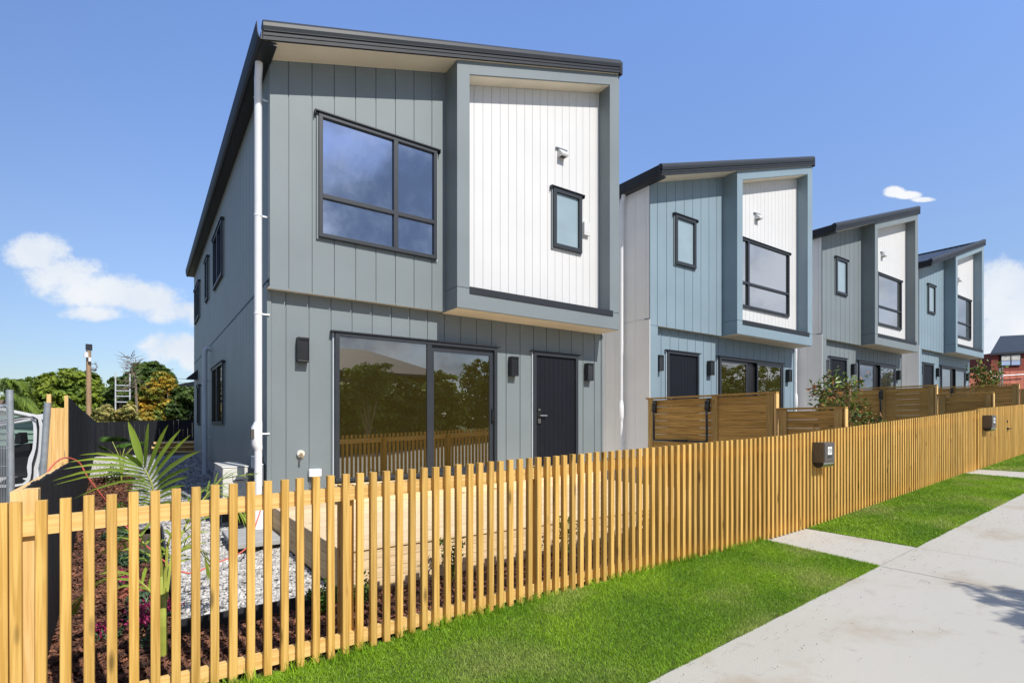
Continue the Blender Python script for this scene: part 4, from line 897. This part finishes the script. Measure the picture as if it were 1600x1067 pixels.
# hose
hp = [at(50, 800, 4.2), at(72, 742, 4.9), at(90, 720, 5.3), at(106, 715, 5.6), at(124, 723, 5.8), at(137, 745, 5.9), at(160, 775, 6.1), at(180, 800, 6.3), at(205, 830, 6.0)]
hp += [Vector((.3, 6.0, -1.42)), Vector((.6, 6.1, -1.41)), Vector((.95, 6.6, -1.41)), Vector((1.18, 7.4, -1.3)), Vector((1.3, 7.66, -1.1))]
def smoothpts(P, n=6):
    P = [P[0]]+P+[P[-1]]; out = []
    for i in range(1, len(P)-2):
        for k in range(n):
            t = k/n; a, b, c, d_ = P[i-1], P[i], P[i+1], P[i+2]; out.append(.5*((2*b)+(-a+c)*t+(2*a-5*b+4*c-d_)*t*t+(-a+3*b-3*c+d_)*t*t*t))
    out.append(P[-2]); return out
tag(MB().tube(smoothpts(hp), .008, 8).build('hose', 'red', smooth=True), 'thin red hose looping over the low black fence into the flower bed', 'hose')

# magnolias in the yards
MT['magn'] = leafmat('glossy_magnolia', (.20, .28, .045), (.09, .15, .03), island=.4, trans=.15, rough=.28)
MT['magb'] = leafmat('rusty_magnolia_undersides', (.46, .22, .07), (.30, .13, .04), island=.3, trans=.2)
MT['trunk'] = mat('grey_brown_bark', (.20, .16, .12), .9, var=.25, vscale=14, bump=.6)
MT['stake'] = wood('pale_stake', (.66, .42, .2), (.5, .3, .13), 2)
def magnolia(cx, cy, zb, branches, label, seed=1, ls=.07):
    random.seed(seed); t = thing('magnolia_tree', label, 'tree', (cx, cy, zb), 'young magnolia trees staked in the front yards'); tr = MB(); top = max(b[2] for b in branches)
    tr.tube([(cx, cy, zb), (cx+.02, cy, zb+(top-zb)*.5), (cx, cy, top-.1)], [.028, .02, .008], 8); C = []; Cb = []
    for (dx, dy, z, r) in branches:
        st_ = Vector((cx, cy, zb+(z-zb)*.55)); e = Vector((cx+dx, cy+dy, z)); tr.tube([st_, st_.lerp(e, .6)+Vector((0, 0, -.03)), e], [.01, .007, .004], 5)
        for k in range(int(36*(r/.15))): 
            q = (e.x+random.gauss(0, r*.55), e.y+random.gauss(0, r*.55), e.z+random.gauss(0, r*.55)); (C if random.random() < .74 else Cb).append(q)
    tr.build('trunk', 'trunk', t); V, F = leaves(np.array(C), ls, .36); npmesh('crown', V, F, 'magn', t); V, F = leaves(np.array(Cb), ls, .36); npmesh('brown_leaves', V, F, 'magb', t)
    MB().box(cx+.09, cx+.12, cy-.1, cy-.07, zb, top-.05).build('stake', 'stake', t)
# placed in front of the middle fence: pixel column 1320 at y about 5.3
Zm = 12.6
def mloc(x, Z): p = at(x, 661, Z); return p.x, p.y
cx, cy = mloc(1318, Zm)
bs = []
for (x, y, r) in ((1300, 592, .20), (1308, 600, .22), (1289, 612, .2), (1326, 600, .22), (1283, 607, .15), (1334, 608, .16), (1300, 625, .25), (1322, 628, .25), (1308, 640, .24), (1335, 640, .24), (1340, 630, .16), (1345, 655, .2), (1356, 660, .22), (1368, 656, .16), (1298, 655, .22), (1315, 650, .25), (1290, 634, .2), (1330, 665, .2)):
    q = at(x, y, Zm); bs.append((q.x-cx, q.y-cy+random.uniform(-.15, .15), q.z, r))
magnolia(cx, cy, -1.0, bs, 'leafy magnolia with rusty brown undersides in the yard of the first blue house', 3)
Zm = 19.5; cx, cy = mloc(1543, Zm); bs = []
for (x, y, r) in ((1540, 574, .2), (1534, 582, .28), (1546, 583, .28), (1540, 592, .3), (1530, 590, .2), (1549, 594, .22), (1538, 602, .24), (1545, 606, .24), (1528, 600, .18), (1552, 612, .2), (1545, 620, .22), (1550, 628, .16), (1535, 612, .16)):
    q = at(x, y, Zm); bs.append((q.x-cx, q.y-cy+random.uniform(-.2, .2), q.z, r))
magnolia(cx, cy, -.5, bs, 'farther magnolia seen against the red fence right of the last blue house', 5, .085)

# ------------------------------------------------------------------ trees beyond the fences
def tree(name, cx, cy, z0, lobes, m, label, n=9000, ls=.12, cat='tree', trunk=True, th=.16, group=None, asp=.55):
    """lobes: (dx, dy, z, r) clumps; leaves lie in small bunches over the skin of each clump"""
    t = thing(name, label, cat, (cx, cy, z0), group); tr = MB(); tot = sum(l[3]**2 for l in lobes); VV = []; OO = []
    for (dx, dy, z, r) in lobes:
        k = int(n*r*r/tot); nb = max(6, k//26); Pb = rng.normal(size=(nb, 3)); Pb /= np.linalg.norm(Pb, axis=1, keepdims=True)
        rb = r*rng.uniform(.72, 1.08, (nb, 1)); cb_ = Pb*rb; idx = rng.integers(0, nb, k); j = rng.normal(size=(k, 3))*r*.13; j[:, 2] *= .55
        VV.append(cb_[idx]+j+np.array([cx+dx, cy+dy, z])); OO.append(Pb[idx]+np.array([0, 0, .5]))
        if trunk: tr.tube([(cx, cy, z0+(z-z0)*.35), (cx+dx*.5, cy+dy*.5, z0+(z-z0)*.7), (cx+dx, cy+dy, z)], [th*.5, th*.3, th*.12], 6)
    C = np.concatenate(VV); O = np.concatenate(OO); V, F = leaves(C, ls, asp, outward=O); npmesh('crown', V, F, m, t)
    if trunk: tr.tube([(cx, cy, z0), (cx, cy, z0+.4*(max(l[2] for l in lobes)-z0))], [th, th*.7], 8); tr.build('trunk', 'trunk', t)
    return t
MT['t1'] = leafmat('mid_green_foliage', (.25, .33, .045), (.11, .18, .028), vscale=.5)
MT['t2'] = leafmat('dark_green_foliage', (.15, .22, .045), (.065, .12, .028), vscale=.6)
MT['t3'] = leafmat('orange_green_foliage', (.62, .40, .05), (.15, .21, .035), vscale=1.6, island=.5)
MT['t4'] = leafmat('yellow_green_shrub', (.60, .52, .20), (.3, .32, .09), vscale=1.5, island=.4)
MT['t5'] = leafmat('bright_green_foliage', (.30, .37, .04), (.13, .21, .03), vscale=.7)
def lob(pts, Z, cx, cy):
    out = []
    for (x, y, r) in pts:
        q = at(x, y, Z+random.uniform(-.06, .06)*Z); out.append((q.x-cx, q.y-cy, q.z, r*Z/FPX))
    return out
def pxtree(name, x, Z, pts, m, label, **kw):
    p = at(x, 661, Z); return tree(name, p.x, p.y, -1.5, lob(pts, Z, p.x, p.y), m, label, **kw)
random.seed(11)
pxtree('broadleaf_tree', 120, 38, [(112, 596, 19), (135, 602, 20), (98, 612, 20), (120, 622, 22), (148, 622, 18), (75, 598, 14), (80, 628, 20), (140, 640, 22), (105, 645, 22), (152, 648, 18)], 't5', 'big bright green tree directly behind the wooden utility pole', n=26000, ls=.17, th=.35)
pxtree('broadleaf_tree', 55, 44, [(50, 604, 14), (35, 612, 16), (60, 622, 18), (30, 635, 18), (58, 645, 18), (15, 640, 18)], 't1', 'darker green tree left of the big tree, behind the palm', n=16000, ls=.2, th=.35)
pxtree('broadleaf_tree', 236, 30, [(222, 578, 13), (240, 580, 14), (252, 590, 15), (215, 592, 14), (233, 600, 18), (258, 602, 14), (210, 612, 16), (245, 620, 18), (265, 612, 12)], 't2', 'dark green domed tree behind the aluminium scaffold', n=16000, ls=.14, th=.3)
pxtree('broadleaf_tree', 186, 33, [(182, 596, 9), (190, 606, 11), (180, 616, 12), (192, 626, 13), (203, 590, 9), (178, 634, 12), (200, 642, 16), (170, 645, 12)], 't2', 'small dark tree left of the scaffold frame', n=9000, ls=.14, th=.2)
pxtree('magnolia_tree', 262, 27, [(252, 592, 11), (262, 597, 9), (240, 612, 13), (228, 622, 13), (258, 618, 14), (272, 612, 9), (245, 636, 14), (225, 640, 14), (216, 630, 10), (264, 640, 14), (240, 650, 14)], 't3', 'tree with orange and yellow leaves behind the black back fence', n=15000, ls=.11, th=.09)
pxtree('broadleaf_tree', 288, 26.5, [(282, 622, 14), (294, 618, 14), (290, 636, 16), (277, 642, 14), (298, 648, 14), (305, 630, 16)], 't2', 'dark glossy green shrub tree against the corner of the near house', n=10000, ls=.10, th=.08)
pxtree('bush', 165, 26, [(155, 648, 8), (166, 642, 9), (172, 650, 10), (182, 652, 10), (158, 656, 8)], 't4', 'pale yellow green bush peeping over the left part of the back fence', n=4000, ls=.09, th=.05, cat='bush')
pxtree('bush', 205, 26, [(192, 646, 8), (203, 640, 8), (213, 648, 9), (198, 654, 9), (222, 654, 8)], 't4', 'pale yellow green bush peeping over the back fence below the scaffold', n=4000, ls=.09, th=.05, cat='bush')
# dead vine branches
q = at(205, 661, 25.5); dv = thing('dead_tree', 'bare grey brown twiggy tree reaching above the scaffold', 'dead tree', (q.x, q.y, -1.4)); m = MB(); m.tube([at(212, 690, 25.5), at(214, 640, 25.5), at(212, 600, 25.5), at(206, 575, 25.5)], [.07, .06, .05, .04], 6); random.seed(4)
for k in range(80):
    x, y = random.uniform(196, 214), random.uniform(556, 610); p = at(x, y, 25.5+random.uniform(-.3, .3)); a = random.uniform(-2.9, -.3) if y < 585 else random.uniform(0, 6.28); Ln = random.uniform(8, 28)
    e = at(x+math.cos(a)*Ln, y+math.sin(a)*Ln*.5, 25.5+random.uniform(-.3, .3)); m.tube([p, p.lerp(e, .5)+Vector((0, 0, random.uniform(-.1, .1))), e], [.018, .012, .004], 4)
m.build('branches', 'trunk', dv)
# left palm crown
q = at(20, 661, 22); pp = thing('palm', 'large palm with arching fronds at the left edge behind the mesh gate', 'palm', (at(8, 661, 24).x, at(8, 661, 24).y, -1.5)); m = MB(); c0 = at(2, 625, 24)
for (x, y) in ((10, 592), (22, 592), (32, 598), (40, 612), (42, 630), (50, 645), (55, 655), (-25, 598), (-35, 620), (28, 622), (-5, 590), (18, 640)):
    e = at(x+8, y+4, 24+random.uniform(-1, 1)); mid = c0.lerp(e, .55)+Vector((0, 0, .35)); frond(m, smoothpts([c0, mid, e, e+(e-mid)*.35-Vector((0, 0, .25))], 4), .5, 34, .045, .8, ang=.8, base_skip=.15)
buildleaf(m, 'crown', 't1', pp); MB().tube([(ORG[pp.name].x, ORG[pp.name].y, -1.5), tuple(c0)], [.25, .18], 8).build('trunk', 'trunk', pp)

# utility pole, scaffold, wires, grey roof
MT['pole'] = wood('utility_pole_timber', (.50, .34, .20), (.36, .23, .13), 2)
ZP = 27.0; up = at(139, 661, ZP); pt = thing('utility_pole', 'wooden utility pole standing before the bright green tree', 'utility pole', (up.x, up.y, -1.5))
MB().tube([(up.x, up.y, -1.5), tuple(at(138.5, 548, ZP))], [.13, .105], 10).build('pole', 'pole', pt, smooth=True); MB().box(up.x-.13, up.x+.13, up.y-.13, up.y+.13, at(0, 547, ZP).z, at(0, 538, ZP).z).build('pole_cap', 'flash', pt)
a = at(139, 556, ZP); MB().tube([a+Vector((-.1, -.2, -.1)), a+Vector((-.1, -.2, .15))], .09, 8).tube([a+Vector((.05, -.2, -.3)), a+Vector((.05, -.2, -.1))], .07, 8).build('insulator', 'pipe', pt)
MB().tube([at(141, 568, ZP), at(150, 569, ZP), at(151, 575, ZP)], .02, 5).tube([at(149, 566, ZP), at(152, 574, ZP)], .04, 5).tube([at(144, 576, ZP), at(149, 578, ZP)], .09, 8).build('bracket_arm', 'galv', pt)
sc = thing('scaffold', 'aluminium tower scaffold standing in front of the dark domed tree', 'scaffold', (at(195, 661, 28).x, at(195, 661, 28).y, -1.5))
def pole(x0, y0, x1, y1, Z0, Z1=None, r=.028, nm='scaffold_tube'): MB().tube([at(x0, y0, Z0), at(x1, y1, Z1 or Z0)], r*1.25, 6).build(nm, 'alu', sc)
pole(180.5, 581, 180.5, 690, 28, nm='upright'); pole(203, 584, 203, 690, 28, nm='upright'); pole(208, 592, 208, 690, 30, nm='upright'); pole(212, 592, 212, 690, 30, nm='upright')
for y in (602, 610.5, 619, 628, 641): pole(180.5, y, 203, y+.3, 28, nm='crossbar'); pole(203, y, 212, y+1, 28, 30, .02, 'end_rung')
gr = thing('grey_shed', 'low house with a grey roof edge behind the trees beside the near house', 'house', (at(305, 661, 40).x, at(305, 661, 40).y, -1.5))
A = at(276, 606, 40); B = at(330, 596, 40); MB().hexa([A, B, B+Vector((0, 3, 0)), A+Vector((0, 3, 0)), A+Vector((0, 0, .25)), B+Vector((0, 0, .25)), B+Vector((0, 3, .25)), A+Vector((0, 3, .25))]).build('roof', 'flash', gr)
MB().box(A.x+.3, B.x, A.y+.4, A.y+3, -1.5, A.z-.02).build('wall', 'cream', gr)
for i, (y0, lb) in enumerate(((591, 'uppermost'), (597, 'middle'), (602, 'lowest'))):
    A = at(262, y0, 34); B = at(400, y0+2, 34); tag(MB().tube([A, A.lerp(B, .5)-Vector((0, 0, .05)), B], .012, 4).build('power_line', 'black'), lb+' thin power line running behind the near house above the grey roof', 'power line', 'power lines behind the near house')

# ------------------------------------------------------------------ neighbour on the left: mesh gate, poles, van, green weatherboard house
def pipe_obj(x0, y0, x1, y1, Z, r, label): 
    o = MB().tube([at(x0, y0, Z), at(x1, y1, Z)], r, 12).build('steel_post', 'galv', smooth=True); tag(o, label, 'post', 'galvanised posts of the neighbour gate'); return o
pipe_obj(15, 609, 17.5, 800, 4.6, .026, 'thick galvanised post carrying the mesh gate at the left edge')
pipe_obj(74.5, 629, 67, 745, 5.6, .030, 'slightly leaning galvanised post between the white van and the raw pine panel')
mg = thing('mesh_gate', 'galvanised wire mesh gate panel at the left edge of the picture', 'gate', tuple(at(5, 800, 4.6)))
fm_ = MB(); fm_.tube([at(-60, 640, 4.3), at(10, 634, 4.6), at(14, 640, 4.62), at(14, 790, 4.62)], .016, 8).build('gate_frame', 'galv', mg, smooth=True)
wm = MB()
for i in range(14): x = -20+i*2.5; wm.tube([at(x, 637, 4.5), at(x, 790, 4.5)], .0028, 4)
for y in (654, 675, 700, 728, 758): wm.tube([at(-60, y+4, 4.5), at(14, y, 4.5)], .0028, 4)
wm.build('wire_mesh', 'galv', mg)
# van, seen through its open side: sill, pillar, roof rail, dark seats
MT['vanw'] = mat('white_van_paint', (.78, .79, .80), .25, var=.02, spec=.6, coat=.5)
ZV = 8.5; vb = at(30, 790, ZV); van = thing('white_van', 'white van with its door opening showing dark seats, behind the mesh gate', 'van', (vb.x, vb.y, -1.75))
def vpoly(pts, Z, thk, name, m, dep=None):
    mb = MB(); A = [at(x, y, Z) for x, y in pts]; nv = Vector((CA, CB, 0))*thk; k = len(A)
    mb.add(A+[p+nv for p in A], [tuple(range(k)), tuple(range(2*k-1, k-1, -1))]+[(i, (i+1) % k, k+(i+1) % k, k+i) for i in range(k)]); return mb.build(name, m, van, bevel=.01)
def ribbon(cl, wd, Z, name, m, thk=.02):
    """bent bodywork strip following a centre line; (x, y, half width px)"""
    L_, R_ = [], []
    for i, (x, y) in enumerate(cl):
        a_ = cl[max(0, i-1)]; b_ = cl[min(len(cl)-1, i+1)]; dx, dy = b_[0]-a_[0], b_[1]-a_[1]; l = math.hypot(dx, dy); h = wd[i] if isinstance(wd, (list, tuple)) else wd
        L_.append((x-dy/l*h, y+dx/l*h)); R_.append((x+dy/l*h, y-dx/l*h))
    mb = MB(); nv = Vector((CA, CB, 0))*thk
    for i in range(len(cl)-1):
        q = [at(*L_[i], Z), at(*L_[i+1], Z), at(*R_[i+1], Z), at(*R_[i], Z)]; mb.hexa([q[0], q[1], q[2], q[3], q[0]+nv, q[1]+nv, q[2]+nv, q[3]+nv])
    return mb.build(name, m, van, smooth=False)
ribbon([(-30, 665), (10, 659), (35, 653.5), (46, 652), (52, 655), (55, 664), (55, 685), (53.5, 703), (49, 716), (46, 730), (46.5, 742), (43, 752), (36, 757), (20, 759), (-30, 760)], [2]*4+[2.5, 3, 2.6, 3.2, 4.5, 4, 3.2, 2.6, 2.2, 2, 2], ZV-.05, 'door_aperture', 'vanw')
ribbon([(-30, 664), (30, 652), (50, 651), (57, 655), (59, 668), (58, 690), (57, 700), (54, 712), (50.5, 724), (50, 738), (48, 750), (42, 757), (20, 762)], .9, ZV-.09, 'door_seal', 'black')
ribbon([(59, 650), (62.5, 665), (63, 690), (62, 705), (57, 718), (54.5, 732), (55, 745), (52, 757)], [2, 3, 3, 4, 4, 3.5, 3.5, 3], ZV-.02, 'rear_pillar', 'vanw')
vpoly([(66, 664), (110, 672), (110, 765), (58, 765), (58, 740), (60, 715), (66, 700)], ZV+.1, .1, 'body_side', 'vanw')
vpoly([(-30, 702), (28, 694), (47, 692), (46, 705), (43, 722), (41, 748), (-30, 750)], ZV+.35, .5, 'seat', 'black')
vpoly([(23, 678), (30, 675), (32, 692), (22, 694)], ZV+.3, .15, 'headrest', 'black')
vpoly([(-40, 662), (70, 646), (110, 650), (110, 664), (60, 655), (-40, 672)], ZV+.8, .1, 'roof', 'vanw')
vpoly([(-30, 748), (45, 747), (50, 762), (-30, 764)], ZV+.05, .3, 'sill', 'cream')
wh = at(20, 775, ZV); MB().tube([wh+Vector((0, 0, 0)), wh+Vector((CA*.2, CB*.2, 0))], .3, 20).build('wheel', 'black', van)
nh = thing('neighbour_house', 'pale green weatherboard house with white eave behind the van', 'house', tuple(at(30, 770, 13)))
MT['greenwb'] = mat('pale_green_weatherboards', (.22, .33, .27), .6, var=.04)
m = MB()
for i in range(16): z = -1.6+i*.115*1.3; A = at(-60, 661, 13); B = at(84, 661, 13.1); d_ = Vector((-CA, -CB, 0))*.02; m.hexa([A+d_*1.6+Vector((0, 0, z)), B+d_*1.6+Vector((0, 0, z)), B+Vector((CA, CB, 0))*.1+Vector((0, 0, z)), A+Vector((CA, CB, 0))*.1+Vector((0, 0, z)), A+Vector((0, 0, z+.148)), B+Vector((0, 0, z+.148)), B+Vector((CA, CB, 0))*.1+Vector((0, 0, z+.148)), A+Vector((CA, CB, 0))*.1+Vector((0, 0, z+.148))]) if z < .12 else None
m.build('wall', 'greenwb', nh)
A, B = at(-60, 628, 12.6), at(85, 658, 12.9); dv_ = Vector((-.25, .3, 0)); MB().hexa([A, B, B+dv_, A+dv_, A+Vector((0, 0, .07)), B+Vector((0, 0, .07)), B+dv_+Vector((0, 0, .07)), A+dv_+Vector((0, 0, .07))]).build('roof', 'vanw', nh)

# ------------------------------------------------------------------ far right: red house, pink roofed house, red paling fence
MT['redbrick'] = mat('brick_red_cladding', (.22, .040, .024), .7, var=.08, vscale=1.5)
MT['pinkroof'] = mat('faded_pink_roof', (.66, .30, .30), .6, var=.08, vscale=2)
MT['redpal'] = wood('red_orange_palings', (.62, .22, .14), (.4, .12, .08), 2, .2)
ZR = 46; rh = thing('red_house', 'brick red house with steep dark roof at the far right edge', 'house', tuple(at(1575, 661, ZR)))
def far_poly(root, pts, Z, thk, name, m):
    mb = MB(); A = [at(x, y, Z) for x, y in pts]; nv = Vector((CA, CB, 0))*thk; k = len(A)
    mb.add(A+[p+nv for p in A], [tuple(range(k)), tuple(range(2*k-1, k-1, -1))]+[(i, (i+1) % k, k+(i+1) % k, k+i) for i in range(k)]); return mb.build(name, m, root)
far_poly(rh, [(1549, 552), (1660, 546), (1660, 640), (1549, 640)], ZR, 6, 'wall', 'redbrick')
A, B = at(1547.5, 551.5, ZR-.3), at(1662, 545, ZR-.3); C_, D_ = at(1678, 521, ZR+3), at(1563, 525, ZR+3)
mb = MB(); mb.hexa([A, B, at(1700, 518, ZR+3), D_, A+Vector((0, 0, -.18)), B+Vector((0, 0, -.18)), at(1700, 518, ZR+3)+Vector((0, 0, -.25)), D_+Vector((0, 0, -.25))]); mb.build('roof', 'roof', rh)
wn = far_poly(rh, [(1563.5, 554), (1595.5, 552), (1595.5, 571), (1563.5, 572)], ZR-.12, .1, 'window', 'frame')
far_poly(wn, [(1565, 555.5), (1578.5, 554.8), (1578.5, 563), (1565, 563.5)], ZR-.16, .03, 'pane', 'pebble'); far_poly(wn, [(1580.5, 554.6), (1594, 553.8), (1594, 562.5), (1580.5, 563)], ZR-.16, .03, 'pane', 'pebble')
far_poly(wn, [(1565, 564.2), (1578.5, 563.8), (1578.5, 570.5), (1565, 570.8)], ZR-.16, .03, 'pane', 'gwin'); far_poly(wn, [(1580.5, 563.7), (1594, 563.2), (1594, 570), (1580.5, 570.4)], ZR-.16, .03, 'pane', 'gwin')
ph = thing('pink_roofed_house', 'low house with faded pink roof between the last blue house and the red house', 'house', tuple(at(1530, 661, 50)))
far_poly(ph, [(1500, 576), (1560, 573), (1560, 640), (1500, 640)], 50.2, 4, 'wall', 'boxbrown')
mb = MB(); A, B = at(1498, 574, 49.8), at(1562, 571.5, 49.8); D_, C_ = at(1505, 569, 52), at(1562, 565, 52); mb.hexa([A, B, C_, D_, A-Vector((0, 0, .15)), B-Vector((0, 0, .15)), C_-Vector((0, 0, .15)), D_-Vector((0, 0, .15))]); mb.build('roof', 'pinkroof', ph)
A = at(1512, 661, 34); B = at(1640, 661, 34)
t1_, t2_ = at(0, 583, 34).z, at(0, 577, 34).z
palings('boundary_fence', [(A.x, A.y), (B.x, B.y)], [t1_, t2_], [-.5, -.5], 'redpal', 'reddish orange paling fence at the far right beyond the last yard')
tag(MB().tube([at(1552, 588, 33.8), at(1605, 584.5, 33.8)], .03, 5).tube([at(1562, 575, 33.8), at(1562, 606, 33.8)], .04, 6).tube([at(1566, 572, 33.8), at(1566, 606, 33.8)], .04, 6).build('safety_rail', 'galv'), 'galvanised rail with two uprights in front of the reddish fence', 'rail')

# ------------------------------------------------------------------ other side of the street (mirrored in the glazing, shades the slabs)
random.seed(22)
st_ = tree('street_tree', 6.25, -2.05, -1.5, [(-.55, .55, .72, .26), (-.3, .25, 1.0, .36), (.05, .1, 1.2, .42), (.4, -.1, 1.3, .42), (0, -.2, 1.6, .4), (.5, .2, 1.7, .36), (-.35, -.1, 1.45, .33)], 't2', 'small street tree on the near kerb outside the right of the picture', n=6500, ls=.05, th=.05, asp=.3)
MT['asphalt'] = mat('asphalt', (.06, .06, .062), .9, var=.1, vscale=8, bump=.4)
tag(sheet('road', -30, 60, -12.5, -8, 'asphalt', -.1, 60, 3), kind='structure')
tag(sheet('opposite_verge', -30, 60, -40, -12.5, 'lawnbase', .0, 60, 5), kind='structure')
MT['tileroof'] = mat('grey_brown_tiles', (.10, .085, .075), .7, var=.15, vscale=6, bump=.6, bscale=12)
MT['render'] = mat('dull_render', (.20, .17, .13), .8, var=.08)
oh = thing('hip_roofed_house', 'house with a hipped tile roof across the street, mirrored in the near sliding doors', 'house', (9.5, -18, -1.2))
MB().box(4.5, 15.3, -22, -15, -1.2, 2.95).build('wall', 'render', oh)
mb = MB(); mb.add([(3.8, -14.3, 2.95), (16, -14.3, 2.95), (16, -22.7, 2.95), (3.8, -22.7, 2.95), (7.6, -18.5, 4.75), (12.0, -18.5, 4.75), (3.8, -14.3, 2.8), (16, -14.3, 2.8), (16, -22.7, 2.8), (3.8, -22.7, 2.8)], [(0, 1, 5, 4), (1, 2, 5), (2, 3, 4, 5), (3, 0, 4), (6, 7, 1, 0), (7, 8, 2, 1), (8, 9, 3, 2), (9, 6, 0, 3), (9, 8, 7, 6)]); mb.build('roof', 'tileroof', oh)
for u in (6, 9.5, 13): MB().box(u-.6, u+.6, -14.99, -14.94, .2, 1.6).build('window', 'frame', oh)
ow = MB().box(-4, 26, -12.9, -12.7, -2.2, -.55).build('low_wall', 'fnd'); tag(ow, 'low concrete wall across the street, mirrored faintly in the sliding doors', 'wall')
for i, (u, v, s, lb) in enumerate(((5.2, -11, 1.0, 'leftmost'), (7.0, -11.3, .95, 'second'), (9.2, -11, 1.12, 'tallest middle'), (11.4, -11.2, .95, 'fourth'), (14.0, -12, 1.1, 'broad right hand'), (17.5, -13, 1.4, 'sixth'), (21.5, -13, 1.6, 'seventh'), (37, -13, 1.7, 'far'), (41, -13, 1.75, 'farther'), (45, -13, 1.7, 'farthest'), (50, -13, 1.8, 'last but one'), (55, -13, 1.8, 'very last'))):
    z = -1.3; tree('garden_tree', u, v, z, [(0, 0, z+2.9*s, .9*s), (-.8*s, .2, z+2.1*s, .9*s), (.8*s, 0, z+2.0*s, .95*s), (0, .3, z+1.3*s, 1.1*s), (.2, 0, z+3.5*s, .5*s)], 't2' if i % 2 else 't1', lb+' garden tree across the street, seen only mirrored in the glazing', n=4200, ls=.16, group='garden trees across the street')
